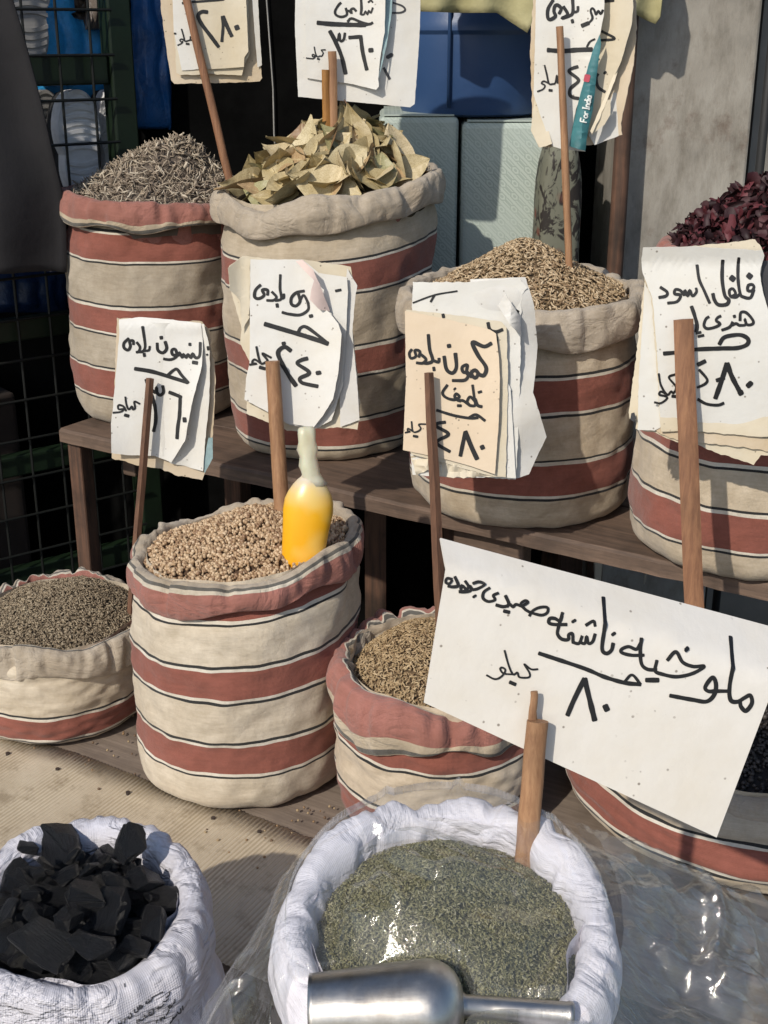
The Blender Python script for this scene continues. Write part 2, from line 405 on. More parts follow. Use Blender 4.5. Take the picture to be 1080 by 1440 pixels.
        for d in (0, 1):
            p0, p1, p2, p3 = (pp[d] for pp in pts); q.append(.5*(2*p1+(p2-p0)*u+(2*p0-5*p1+4*p2-p3)*u*u+(3*p1-p0-3*p2+p3)*u**3))
        dr, dz = q
        e = min(1, a*4)*(1 if a < .75 else max(0, 1-(a-.75)*3))
        wr = .0065*camp*noise.noise(Vector((math.cos(th)*5.5, math.sin(th)*5.5, a*2.6+seed*1.9))) + .004*camp*noise.noise(Vector((math.cos(th)*13, math.sin(th)*13, a*5+seed)))
        cr = max(0, noise.noise(Vector((math.cos(th)*8, math.sin(th)*8, a*1.2+seed*2.7)))-.18)
        wr -= .020*camp*cr*e
        r = rt*(1+.012*n1(th)) + dr + wr
        z = T.z + dz + top*e + wr*.8*e + tilt(1, r, th)
        return Vector((T.x+r*math.cos(th), T.y+r*math.sin(th), z))
    NA = 44; NT2 = 216; v = []; uvv = []; f = []
    for i in range(NA+1):
        a = i/NA
        for k in range(NT2+1):
            th = 2*math.pi*(k % NT2)/NT2 + fr + math.pi
            v.append(cuffpt(a, th)); uvv.append((k/NT2*2*math.pi*rt, a*.2))
    W = NT2+1
    for i in range(NA):
        for k in range(NT2): f.append((i*W+k, i*W+k+1, (i+1)*W+k+1, (i+1)*W+k))
    me = mesh('rolled_rim', v, f); ul = me.uv_layers.new(name='UVMap')
    li = np.empty(len(me.loops), np.int32); me.loops.foreach_get('vertex_index', li); ul.data.foreach_set('uv', np.array(uvv)[li].ravel())
    if cuffmat is None: cuffmat = cloth(key+'_rim_cloth', [(a*.2, c) for a, c in cuff_stops] + [(.2, cuff_stops[-1][1])], dirt=dirt, wob=.012, crease=.38)
    rim = obj('rolled_rim', me, cuffmat, root)
    # sew the duplicate seam column so that normals stay smooth
    for o in (body, rim):
        bm = bmesh.new(); bm.from_mesh(o.data); bmesh.ops.remove_doubles(bm, verts=bm.verts, dist=1e-6); bm.normal_update(); bm.to_mesh(o.data); bm.free()
    gx, gy = -tf*math.cos(fr)+tr, -tf*math.sin(fr)
    SACKS[key] = dict(B=B, T=T, H=H, rt=rt, rb=rb, ri=rt-1.1*cuff_t, root=root, body=body, rim=rim, fr=fr, grad=(gx, gy))
    return SACKS[key]
def heap_in(key, **kw):
    s = SACKS[key]; return Heap(s['T'].copy(), s['ri'], s['grad'], **kw)
# ================================================================== the setting
def grid_plane(x0, x1, y0, y1, z, nx=2, ny=2, fz=None):
    v = []; f = []
    for j in range(ny+1):
        for i in range(nx+1):
            x = x0+(x1-x0)*i/nx; y = y0+(y1-y0)*j/ny; v.append((x, y, z+(fz(x, y) if fz else 0)))
    for j in range(ny):
        for i in range(nx): a = j*(nx+1)+i; f.append((a, a+1, a+nx+2, a+nx+1))
    return v, f
t = NT('asphalt'); v_ = t.coord(); t.col(t.ramp(t.noise(v_, 60, 8, .7), [(.3, .03), (.7, .075)])).set(Roughness=.9); t.bump(t.noise(v_, 150, 5), .6, .004); ASPH = t.m
tag(obj('ground', mesh('ground', *grid_plane(-150, 150, -60, 240, 0)), ASPH, None, False), 'dark grey asphalt street under the stall', 'ground', None, 'structure')
t = NT('black_board'); v_ = t.coord(); t.col(t.ramp(t.noise(v_, 5, 6, .7), [(.4, .002), (.75, .006)])).set(Roughness=.95, Specular_IOR_Level=.05); t.bump(t.noise(v_, 12, 4), .2, .01); BLACKB = t.m
mb = MB(); mb.box((0, 3.17, 1.3), (5.0, .1, 2.6)); tag(mb.build('back_wall', BLACKB), 'black painted back wall of the shop behind the stall', 'wall', None, 'structure')
# added roof slab, out of view: darkens reflections in film and steel, dims the background
t = NT('added_roof_dark'); t.col((.07, .06, .05)).set(Roughness=.9)
mb = MB(); mb.box((0, 3.5, 2.64), (5.0, 2.0, .06)); tag(mb.build('added_roof', t.m), 'added dark roof slab out of view above the back wall, to darken reflections', 'roof', None, 'structure')
# concrete wall on the right
t = NT('concrete'); v_ = t.coord(); n1_ = t.noise(v_, 4, 8, .65, .3); n2_ = t.noise(t.coord(scale=(1, 1, .35)), 22, 7, .75); n3_ = t.noise(v_, 13, 6, .7)
c_ = t.ramp(n1_, [(.3, (.20, .185, .16)), (.5, (.31, .285, .245)), (.72, (.40, .375, .33))])
c_ = t.mix(c_, (.13, .075, .05), t.math('MULTIPLY', t.ramp(n3_, [(.56, 0), (.72, 1)]), .55)); c_ = t.mix(c_, (.6, .58, .55), t.ramp(n2_, [(.3, .9), (.55, 0)]), 'MULTIPLY')
t.col(c_).set(Roughness=.92); t.bump(n2_, .5, .006); CONC = t.m
def vbox(px0, px1, z0, z1, Y, thick, mid=400):
    a, b = at_Y(px0, mid, Y), at_Y(px1, mid, Y); return ((a.x+b.x)/2, Y+thick/2, (z0+z1)/2), (b.x-a.x, thick, z1-z0)
mb = MB(); c, d = vbox(872, 1054, 0, 2.55, 2.72, .30, 200); mb.box(c, d); WALLR = bevel(mb.build('concrete_pillar', CONC), .006); tag(WALLR, 'worn grey concrete pillar with brown stains right of the cartons', 'pillar')
t = NT('painted_wall'); v_ = t.coord(); t.col(t.ramp(t.noise(v_, 6, 6), [(.35, (.16, .15, .13)), (.7, (.24, .225, .2))])).set(Roughness=.85); t.bump(t.noise(v_, 30), .3, .004)
mb = MB(); c, d = vbox(1056, 1260, 0, 2.55, 2.80, .22, 200); mb.box(c, d); tag(mb.build('side_wall', t.m), 'dim plastered wall strip beside the concrete pillar', 'wall', None, 'structure')
t = NT('dark_metal'); t.col((.02, .02, .02)).set(Roughness=.6)
mb = MB(); p = at_Y(1077, 150, 2.6); mb.tube([(p.x, 2.6, 0), (p.x, 2.6, 2.55)], .009, 10); tag(mb.build('door_post', t.m, None, True), 'thin dark metal post in front of the plastered wall', 'post')
# ------------------------------------------------------------------ low bench in front
A30 = R(-30); U1 = Vector((math.cos(A30), math.sin(A30), 0)); V1 = Vector((-math.sin(A30), math.cos(A30), 0)); O1 = Vector((0, 1.552, 0)); ZB = .42
M1 = Matrix((U1, V1, Vector((0, 0, 1)))).transposed()
def L1(u, v, z): return O1 + U1*u + V1*v + Vector((0, 0, z))
def plank(name, u0, u1, v0, v1, ztop, th, Lf, mat, parent, seed, rag=.006, nu=60):
    """one board, its long edges worn and uneven; built in local axes so that the grain runs along it"""
    vv = []; ff = []
    for i in range(nu+1):
        u = u0+(u1-u0)*i/nu
        a = rag*noise.noise(Vector((u*5, seed, 1))) + rag*.6*noise.noise(Vector((u*19, seed, 1))); b = rag*noise.noise(Vector((u*5, seed, 9)))
        w_ = .002*noise.noise(Vector((u*3, seed, 5)))
        vv += [(u, v0+a, ztop-th), (u, v0+a*.8, ztop-.005+w_), (u, v0+a+.006, ztop+w_), (u, v1+b, ztop+w_), (u, v1+b, ztop-th)]
    for i in range(nu):
        for k in range(5): ff.append((i*5+k, (i+1)*5+k, (i+1)*5+(k+1) % 5, i*5+(k+1) % 5))
    ff += [(4, 3, 2, 1, 0), tuple(nu*5+k for k in range(5))]
    bm = bmesh.new(); vs = [bm.verts.new(p) for p in vv]
    for q in ff: bm.faces.new([vs[i] for i in q])
    bmesh.ops.recalc_face_normals(bm, faces=bm.faces)
    o = bpy.data.objects.new(name, bm_mesh(bm, name)); COL.objects.link(o); o.data.materials.append(mat)
    o.parent = parent; return o
bench = empty('display_bench', O1, 'low weathered wooden bench that carries the front row of striped sacks', 'bench'); bench.rotation_euler = (0, 0, A30)
vb = [-.29, -.05, .19, .43, .66]
for i in range(4): plank('plank', (-1.25, -1.25, -1.0, .05)[i], .28 if i == 0 else 1.15, vb[i]+.003, vb[i+1]-.003, ZB-.001*i, .03, L1, M['plank'], bench, i+3)
def local_box(name, c, d, mat, parent, bev=.004):
    o = MB().box((0, 0, 0), d); ob = bpy.data.objects.new(name, mesh(name, o.v, o.f)); COL.objects.link(ob); ob.data.materials.append(mat); ob.parent = parent; ob.location = c; bevel(ob, bev); return ob
for u, v in ((-1.15, -.22), (-.35, -.22), (.22, -.22), (.25, .02), (1.08, .02), (-.95, .38), (.12, .6), (1.05, .6)):
    if 1: local_box('leg', (u, v, (ZB-.032)/2), (.06, .06, ZB-.032), M['leg'], bench)
local_box('apron', (-.48, -.262, ZB-.032-.08), (1.5, .022, .16), M['leg'], bench)
# cardboard sheet with real flutes
t = NT('cardboard'); v_ = t.coord(); n_ = t.noise(v_, 8, 6, .7); c_ = t.ramp(n_, [(.3, (.52, .44, .325)), (.7, (.60, .52, .395))])
wv = t.n('ShaderNodeTexWave', wave_type='BANDS', bands_direction='X'); wv.inputs['Scale'].default_value = 45; wv.inputs['Distortion'].default_value = .5; t.l(v_, wv.inputs[0])
c_ = t.mix(c_, (.72, .68, .6), t.math('MULTIPLY', t.ramp(wv.outputs['Fac'], [(.0, 1), (.5, 0)]), .7), 'MULTIPLY')
c_ = t.mix(c_, (.25, .19, .12), t.math('MULTIPLY', t.ramp(t.noise(v_, 23, 5, .7), [(.52, 0), (.68, 1)]), .6)); c_ = t.mix(c_, (.80, .77, .72), t.ramp(t.noise(v_, 3.5, 6, .7), [(.4, 0), (.7, 1)]), 'MULTIPLY'); t.col(c_).set(Roughness=.9); t.bump(t.noise(v_, 60), .3, .002); CARD = t.m
nu = 1000; us = np.linspace(-1.2, .27, nu+1); vv = []; ff = []
for u in us:
    e = .006*noise.noise(Vector((u*6, 3, 0))) + .004*noise.noise(Vector((u*31, 3, 0))) - .011*max(0, noise.noise(Vector((u*45, 8, 0)))-.42)*6*.4
    zz = ZB + .0045 + .0008*math.sin(u*2*math.pi/.0074)
    e0 = -.288
    for k in range(7):
        q = k/6; vv.append((u, e0+(e-e0)*q, zz + .0025*noise.noise(Vector((u*5, q*2, 2)))+ (.0015 if k == 6 else 0)))
    vv.append((u, e, ZB+.0015)); 
for i in range(nu):
    for k in range(7): ff.append((i*8+k, (i+1)*8+k, (i+1)*8+k+1, i*8+k+1))
cb = bpy.data.objects.new('cardboard_sheet', mesh('cardboard_sheet', vv, ff)); COL.objects.link(cb); cb.data.materials.append(CARD); cb.location = O1; cb.rotation_euler = (0, 0, A30)
cb.data.polygons.foreach_set('use_smooth', [True]*len(cb.data.polygons)); tag(cb, 'tan corrugated cardboard sheet nailed along the bench front', 'cardboard')
NAILM = plain('nail_rust', (.05, .035, .03), .6)
mb = MB(); NAIL = mesh('nail', *(lambda m: (m.v, m.f))(MB().tube([(0, 0, -.004), (0, 0, .0022)], [.0032, .0036], 8)))
NAIL.materials.append(NAILM)
for i, (px, py) in enumerate([(11, 1060), (81, 1082), (180, 1115), (300, 1151), (365, 1170), (105, 1190)]):
    p = at_z(px, py, ZB+.006); o = bpy.data.objects.new('nail', NAIL); COL.objects.link(o); o.parent = cb; q = M1.transposed() @ (p-O1); o.location = (q.x, q.y, ZB+.006)
# ------------------------------------------------------------------ raised shelf behind
A32 = R(-32.5); U2 = Vector((math.cos(A32), math.sin(A32), 0)); V2 = Vector((-math.sin(A32), math.cos(A32), 0)); ZS = .785
O2 = at_z(580, 715, ZS-.004); O2.z = 0
M2 = Matrix((U2, V2, Vector((0, 0, 1)))).transposed()
shelf = empty('display_shelf', O2, 'raised dark wooden shelf with a worn front edge under the back row of sacks', 'shelf'); shelf.rotation_euler = (0, 0, A32)
def loc2(p): return M2.transposed() @ (p-O2)
uL = loc2(at_z(104, 596, ZS)).x
for i, (a, b) in enumerate([(0, .19), (.194, .385), (.389, .58)]): plank('plank', uL-.01*i, 1.05, a, b, ZS-.0012*i, .027, None, M['shelf'] if i else M['shelf_edge'], shelf, 20+i, .009)
local_box('leg', (uL+.025, .03, (ZS-.027)/2), (.036, .036, ZS-.027), M['leg'], shelf)
local_box('leg', (uL+.03, .53, (ZS-.027)/2), (.05, .045, ZS-.027), M['leg'], shelf)
local_box('brace', (uL+.085, .12, ZS-.027-.045), (.035, .03, .09), M['shelf_edge'], shelf)
local_box('leg', (.13, .05, (ZS-.027)/2), (.135, .035, ZS-.027), M['shelf_edge'], shelf)
local_box('leg', (.04, .10, (ZS-.027)/2), (.05, .04, ZS-.027), M['leg'], shelf)
local_box('leg', (.95, .05, (ZS-.027)/2), (.06, .04, ZS-.027), M['leg'], shelf)
# ================================================================== the sacks
G1 = 'striped sacks on the raised shelf'; G2 = 'striped sacks on the low bench'
make_sack('striped_sack', 'A', 'striped red and cream sack of grey dried root pieces at the shelf end', G1, (222, 572), ZS, 108, (220, 264), 130, [(.25, 118), (.6, 125), (.85, 126)], tf=.05,
    reds=[(331, 369), (437, 470), (525, 560)], cuff_stops=[(0, CR), (.10, LN), (.16, CR), (.22, PK)], cuff_t=0.011, cuff_c=0.05, cream=(.44, .385, .31), dirt=.5, seed=11)
make_sack('striped_sack', 'B', 'tall striped sack of dry bay leaves with a double rolled cream rim', G1, (458, 614), ZS, 122, (462, 250), 151, [(.12, 129), (.35, 140), (.6, 147), (.8, 152), (.9, 153)], tf=.10, tr=.10,
    reds=[(374, 413), (497, 531), (596, 629)], cuff_stops=[(0, GB), (.62, LN), (.66, GB), (.84, PK)], cuff_t=0.012, cuff_c=0.052, cream=(.50, .43, .335), dirt=.45, seed=22, camp=1.1)
make_sack('striped_sack', 'C', 'wide striped sack of fennel seeds overhanging the shelf edge', G1, (731, 696), ZS, 148, (735, 402), 163, [(.15, 155), (.5, 160), (.85, 159)], tf=.02, tr=.03,
    reds=[(538, 584), (655, 698)], cuff_stops=[(0, GB), (.55, GB), (.8, WL), (.83, LN), (.86, GB)], cuff_t=0.012, cuff_c=0.056, seed=37, camp=.8, dirt=.6)
make_sack('striped_sack', 'D', 'striped sack of dark red hibiscus with a pink rolled rim', G1, (1046, 764), ZS, 150, (1098, 340), 156, [(.12, 166), (.3, 165), (.6, 160)], tf=.05,
    reds=[(500, 550), (612, 657), (728, 777)], cuff_stops=[(0, CR), (.2, LN), (.26, PK)], cuff_t=0.011, cuff_c=0.052, seed=44)
make_sack('striped_sack', 'E', 'short slumped striped sack of anise seed beside the taller coriander sack', G2, (84, 992), ZB, 122, (84, 858), 126, [(.3, 130), (.7, 130)], tf=.03,
    reds=[(1012, 1040)], cuff_stops=[(0, GB), (.56, LN), (.60, WL), (.64, PK)], cuff_t=0.011, cuff_c=0.05, cream=(.58, .51, .41), seed=52, camp=1.2)
make_sack('striped_sack', 'F', 'upright striped sack of coriander seeds with a scalloped grey rim', G2, (346, 1066), ZB, 143, (346, 757), 152, [(.12, 148), (.4, 154), (.7, 158), (.9, 158)], tf=.0, tr=.13,
    reds=[(845, 873), (945, 984), (1051, 1089)], cuff_stops=[(0, PK), (.40, WL), (.44, LN), (.49, GB)], cuff_t=0.011, cuff_c=0.048, cream=(.62, .55, .45), seed=63)
make_sack('striped_sack', 'G', 'striped sack of cumin seeds with pink turned-down rim beside the coriander', G2, (616, 1128), ZB, 132, (620, 922), 142, [(.2, 143), (.6, 147)], tf=.08,
    reds=[(1050, 1090), (1154, 1195)], cuff_stops=[(0, CR), (.10, LN), (.16, CR), (.25, PK), (.60, WL), (.63, LN), (.68, GB)], cuff_t=0.013, cuff_c=0.068, cream=(.60, .51, .40), seed=71, camp=1.15)
make_sack('striped_sack', 'H', 'broad sagging striped sack of black pepper behind the big white board', G2, (1062, 1120), ZB, 235, (1062, 1000), 215, [(.15, 258), (.4, 268), (.75, 250)], tf=.02,
    reds=[(1193, 1236)], cuff_stops=[(0, GB)], cuff_t=0.013, cuff_c=0.05, seed=85, round_=.05)
WPP = cloth('white_woven_plastic', [(0, (.60, .60, .68))], woven=True, weave=.8, dirt=.25, rough=.36, crease=.8)
WPC = cloth('white_woven_cotton', [(0, (.68, .67, .75))], woven=True, weave=.5, dirt=.12, rough=.6, crease=.5)
make_sack('charcoal_sack', 'I', 'open white woven plastic sack full of charcoal lumps', None, (128, 1700), 0, 175, (108, 1266), 160, [(.3, 180), (.6, 196), (.85, 190)], yfix=1.17, tf=.12, bodymat=WPP, cuffmat=WPP, cuff_t=.016, cuff_c=.085, seed=93, camp=.6, amp=.016, fold=1.6, inner=.13)
make_sack('molokhia_sack', 'J', 'white sack of crushed dried mallow leaves under clear plastic film', None, (635, 1900), 0, 205, (628, 1288), 214, [(.3, 235), (.6, 235), (.85, 226)], yfix=.98, tf=.23, bodymat=WPC, cuffmat=WPC, cuff_t=.015, cuff_c=.075, seed=104, camp=.6, amp=.012, inner=.10)
# ================================================================== what is in them
SP = [spindle(5, 1, b) for b in (.05, .14, .22)]
hp = heap_in('A', lvl=-.015, h=.125, peak=(.25, .1), p=1.0, amp=.012, seed=2)
heap_stuff('root_chips', 'heap of grey brown chopped dried roots in the sack at the shelf end', 'dried roots', hp, [chip(i) for i in range(7)], 3000, (.017, .0034, .0034),
    grain('root_grain', [(0.414, 0.345, 0.270), (0.310, 0.253, 0.196), (0.517, 0.443, 0.345), (0.230, 0.184, 0.144), (0.368, 0.305, 0.230), (0.598, 0.529, 0.425)], .85, .2), plain('root_core', (.12, .095, .075), .95), .010, 5, False, .4)
hp = heap_in('C', lvl=-.02, h=.105, peak=(.0, .1), p=1.35, amp=.007, seed=3)
heap_stuff('fennel_seeds', 'heap of pale greenish fennel seeds in the wide sack on the shelf', 'seeds', hp, SP, 6500, (.0088, .0027, .0025),
    grain('fennel_grain', [(.56, .43, .27), (.45, .33, .195), (.64, .51, .34), (.36, .25, .14), (.58, .44, .27), (.27, .18, .10)], .5, .5), plain('fennel_core', (.15, .10, .05), .95), .004, 6)
hp = heap_in('E', lvl=-.018, h=.05, peak=(.1, .25), amp=.008, seed=4)
heap_stuff('anise_seeds', 'heap of fine grey green anise seed in the short slumped sack', 'seeds', hp, SP, 11000, (.0047, .0019, .0018),
    grain('anise_grain', [(.34, .275, .19), (.27, .21, .14), (.43, .36, .255), (.19, .145, .095), (.37, .295, .195)], .65, .4), plain('anise_core', (.10, .075, .045), .95), .003, 7)
hp = heap_in('F', lvl=-.014, h=.034, peak=(.0, .3), amp=.009, seed=5)
heap_stuff('coriander_seeds', 'heap of round golden brown coriander seeds in the upright sack', 'seeds', hp, [ball()], 6500, (.0050, .0050, .0054),
    grain('coriander_grain', [(.58, .42, .26), (.49, .335, .195), (.66, .50, .33), (.38, .245, .135), (.60, .44, .275), (.28, .165, .09)], .5, .5), plain('coriander_core', (.10, .055, .03), .95), .004, 8)
hp = heap_in('G', lvl=-.03, h=.05, peak=(-.1, .3), amp=.008, seed=6)
heap_stuff('cumin_seeds', 'heap of slender tan cumin seeds in the sack with pink turned-down rim', 'seeds', hp, SP, 9000, (.0064, .0019, .0018),
    grain('cumin_grain', [(.52, .385, .22), (.41, .295, .16), (.60, .46, .28), (.30, .20, .105), (.46, .335, .185)], .55, .45), plain('cumin_core', (.13, .085, .045), .95), .003, 9)
hp = heap_in('H', lvl=-.02, h=.03, peak=(0, .1), amp=.006, seed=7)
heap_stuff('black_peppercorns', 'heap of black peppercorns behind the big white board', 'peppercorns', hp, [ball()], 5000, (.0056, .0056, .0056),
    grain('pepper_grain', [(.025, .02, .018), (.04, .032, .028), (.018, .015, .014), (.06, .048, .04)], .55, .5), plain('pepper_core', (.012, .01, .01), .9), .003, 10)
hp = heap_in('D', lvl=-.01, h=.15, peak=(.35, .0), p=1.0, amp=.014, seed=8)
heap_stuff('hibiscus_petals', 'heap of crinkled dark crimson dried hibiscus', 'hibiscus', hp, [petal(i) for i in range(9)], 1500, (.020, .013, .013),
    grain('hibiscus_grain', [(.055, .016, .02), (.035, .011, .014), (.08, .02, .026), (.022, .008, .01), (.13, .03, .038)], .6, .4), plain('hibiscus_core', (.015, .006, .007), .9), .014, 11, False, .35)
JH = heap_in('J', lvl=-.035, h=.045, peak=(0, .1), amp=.010, freq=11, seed=9)
heap_stuff('mallow_leaf_flakes', 'olive green crushed mallow leaves in the white sack under film', 'dried herb', JH, [chip(i) for i in range(5)], 24000, (.0026, .0014, .0011),
    grain('mallow_grain', [(.27, .26, .125), (.20, .195, .09), (.33, .315, .17), (.14, .14, .065), (.28, .26, .13), (.40, .38, .24)], .8, .3), plain('mallow_core', (.13, .125, .06), .95, .4, 40, 0, .6, 200), .003, 12, True, .4)
# ---- bay leaves: each leaf its own piece of the heap
t = NT('dry_leaf'); oi = t.n('ShaderNodeObjectInfo'); c_ = t.ramp(oi.outputs['Random'], [(0, (.52, .43, .25)), (.18, (.43, .35, .19)), (.36, (.60, .50, .32)), (.52, (.38, .30, .15)), (.66, (.55, .47, .29)), (.78, (.44, .31, .17)), (.86, (.25, .15, .075)), (.93, (.33, .31, .16))], 'CONSTANT')
uvc = t.coord('UV'); sx = t.n('ShaderNodeSeparateXYZ'); t.l(uvc, sx.inputs[0])
mid = t.ramp(t.math('ABSOLUTE', sx.outputs[1]), [(.03, 1), (.10, 0)]); wv = t.n('ShaderNodeTexWave', wave_type='BANDS', bands_direction='X'); wv.inputs['Scale'].default_value = 2.6; wv.inputs['Distortion'].default_value = 2; t.l(uvc, wv.inputs[0])
c_ = t.mix(c_, (.6, .5, .28), t.math('MULTIPLY', mid, .6)); c_ = t.mix(c_, (.62, .56, .45), t.ramp(t.noise(t.coord(), 60, 5, .7), [(.42, 0), (.7, 1)]), 'MULTIPLY')
t.col(c_).set(Roughness=.5); t.bump(wv.outputs['Fac'], .3, .0012); LEAFM = t.m
def leaf_mesh(seed):
    r = random.Random(seed); n = 12; m = 6; v = []; uv = []; f = []
    fold = r.uniform(.05, .4); curl = r.uniform(-1.8, 2.0); tw = r.uniform(-.8, .8); w0 = r.uniform(.22, .31)
    for i in range(n+1):
        x = i/n; wd = w0*(math.sin(math.pi*min(1, x**.85))**1.12 if 0 < x < 1 else 0)+.005
        for j in range(m+1):
            y = (j/m*2-1); yy = y*wd*(1+.06*math.sin(9*x+seed+3*y)); z = abs(yy)*fold + .025*noise.noise(Vector((x*4, y*2, seed*3.7)))*1.5
            a = tw*(x-.5); yy, z = yy*math.cos(a)-z*math.sin(a), yy*math.sin(a)+z*math.cos(a)
            ang = curl*(x-.5); xx = (math.sin(ang)/curl) if abs(curl) > .05 else x-.5; z += (1-math.cos(ang))/curl if abs(curl) > .05 else 0
            v.append((xx, yy, z)); uv.append((x, y))
    for i in range(n):
        for j in range(m): f.append((i*(m+1)+j, (i+1)*(m+1)+j, (i+1)*(m+1)+j+1, i*(m+1)+j+1))
    # stalk
    me = mesh('leaf', v, f); ul = me.uv_layers.new(name='UVMap'); li = np.empty(len(me.loops), np.int32); me.loops.foreach_get('vertex_index', li); ul.data.foreach_set('uv', np.array(uv)[li].ravel())
    me.polygons.foreach_set('use_smooth', [True]*len(me.polygons)); me.materials.append(LEAFM); return me
LM = [leaf_mesh(i) for i in range(14)]
BH = heap_in('B', lvl=-.03, h=.135, peak=(.15, .05), p=1.0, amp=.008, seed=12)
T_ = SACKS['B']['T']; lh = empty('bay_leaf_heap', (T_.x, T_.y, T_.z-.03), 'loose heap of large dry olive bay leaves in the tall sack', 'dry leaves')
sv, sf = BH.sheet(); core = obj('heap_core', mesh('heap_core', sv, sf), plain('leaf_core', (.07, .05, .025), .95), lh)
rnd = random.Random(77)
NL = 150
for i in range(NL):
    q = math.sqrt((i+.5)/NL)*.82; th = i*2.39996+rnd.uniform(-.3, .3); x = T_.x+BH.rad*q*math.cos(th); y = T_.y+BH.rad*q*math.sin(th)
    nrm = (BH.normal(x, y)+Vector((rnd.gauss(0, .62), rnd.gauss(0, .62), rnd.gauss(0, .3)))).normalized()
    xa = Vector((rnd.gauss(0, 1), rnd.gauss(0, 1), rnd.gauss(0, .9))); xa = (xa-nrm*xa.dot(nrm)).normalized(); ya = nrm.cross(xa)
    s_ = rnd.uniform(.085, .14)
    o = bpy.data.objects.new('leaf', LM[i % len(LM)]); COL.objects.link(o); o.parent = lh
    m_ = Matrix((xa, ya, nrm)).transposed().to_4x4() @ Matrix.Diagonal((s_, s_, s_, 1)); m_.translation = Vector((x, y, BH.z(x, y)+rnd.uniform(.0, .012)))-lh.location; o.matrix_local = m_
STALK = plain('stalk', (.16, .085, .05), .8)
for i, (a, b, c_) in enumerate([((483, 200), (500, 165), (484, 140)), ((505, 195), (497, 160), (492, 150)), ((440, 190), (450, 172), (462, 160)), ((515, 230), (512, 195), (498, 172))]):
    pts = [at_Y(*q, T_.y-.02+.012*i) for q in (a, b, c_)]; MB().tube(pts, [.0022, .0018, .001], 6).build('stalk', STALK, lh, True)
# ---- charcoal
t = NT('charcoal'); v_ = t.coord(); g_ = t.noise(t.coord(scale=(.12, 1, 1)), 26, 7, .75)
t.col(t.ramp(t.noise(v_, 30, 6, .7), [(.3, (.005, .0052, .007)), (.6, (.012, .0125, .015)), (.78, (.04, .04, .042))])).set(Roughness=.36, Specular_IOR_Level=.55); t.bump(g_, 1.0, .009); COAL = t.m
def coal_mesh(seed):
    r = random.Random(seed); bm = bmesh.new()
    ax = (r.uniform(.8, 1.2), r.uniform(.55, .85), r.uniform(.42, .7))
    for i in range(20):
        d = Vector((r.gauss(0, 1), r.gauss(0, 1), r.gauss(0, 1))).normalized(); k = r.uniform(.82, 1.12)
        bm.verts.new((max(-.85, min(.85, d.x*k*1.15))*ax[0]*.5, max(-.8, min(.8, d.y*k*1.1))*ax[1]*.5, max(-.7, min(.7, d.z*k))*ax[2]*.5))
    res = bmesh.ops.convex_hull(bm, input=bm.verts)
    bmesh.ops.delete(bm, geom=[e for e in res['geom_interior'] if isinstance(e, bmesh.types.BMVert)], context='VERTS')
    bmesh.ops.dissolve_limit(bm, angle_limit=R(14), verts=bm.verts, edges=bm.edges)
    bmesh.ops.bevel(bm, geom=bm.edges[:], offset=.02, segments=1, affect='EDGES', profile=.5)
    bmesh.ops.triangulate(bm, faces=bm.faces); bmesh.ops.subdivide_edges(bm, edges=bm.edges[:], cuts=1, use_grid_fill=True)
    for v in bm.verts: v.co += v.co.normalized()*(.055*noise.noise(v.co*4+Vector((seed*2.2, 0, 0)))+.030*noise.noise(v.co*11))
    bmesh.ops.recalc_face_normals(bm, faces=bm.faces)
    me = bm_mesh(bm, 'charcoal_lump'); me.materials.append(COAL); me.polygons.foreach_set('use_smooth', [False]*len(me.polygons)); return me
CMS = [coal_mesh(i) for i in range(14)]
IH = heap_in('I', lvl=-.018, h=.03, peak=(0, .2), amp=.0, seed=13)
I_ = SACKS['I']
def coal(p, size, k, rot):
    o = bpy.data.objects.new('charcoal_lump', CMS[k % 14]); COL.objects.link(o); o.location = p; o.scale = (size,)*3; o.rotation_euler = rot
    return tag(o, 'rough black charcoal lump lying in the white woven sack', 'charcoal', 'charcoal lumps in the sack')
rnd = random.Random(5)
spots = [(84, 1190, 86, .012), (184, 1186, 74, .045), (62, 1325, 82, .012), (135, 1330, 84, .012), (205, 1240, 80, .012), (125, 1258, 60, .015), (155, 1280, 75, .0), (215, 1300, 70, .004), (132, 1218, 38, .02), (90, 1235, 55, .008), (20, 1235, 60, .005), (48, 1285, 48, .012), (175, 1350, 70, -.004), (15, 1325, 70, -.01), (40, 1190, 50, .01), (150, 1200, 50, .0), (235, 1265, 55, .0), (-30, 1270, 70, 0), (-40, 1330, 70, -.005), (95, 1290, 50, .016), (165, 1240, 45, .014), (190, 1330, 50, .01), (60, 1225, 45, .018), (10, 1290, 60, .008)]
d_ = depth(I_['T'])
for i, (px, py, s_, up) in enumerate(spots):
    p = at_z(px, py, I_['T'].z-.03); p = at_z(px, py, IH.z(p.x, p.y)+up); lump = coal(p, s_*d_/F*1.05, i, (rnd.uniform(-.6, .6), rnd.uniform(-.6, .6), rnd.uniform(0, 6.28)) if i != 1 else (.2, -1.15, .5))
    if i == 1: lump['label'] = 'pointed charcoal lump propped on top against the rim of the white sack'
for i in range(34):
    q = math.sqrt((i+.5)/34)*.86; th = i*2.4; x, y = I_['T'].x+IH.rad*q*math.cos(th), I_['T'].y+IH.rad*q*math.sin(th)
    coal(Vector((x, y, IH.z(x, y)-.022)), rnd.uniform(.05, .075), i+3, (rnd.uniform(-1, 1), rnd.uniform(-1, 1), rnd.uniform(0, 6.28)))
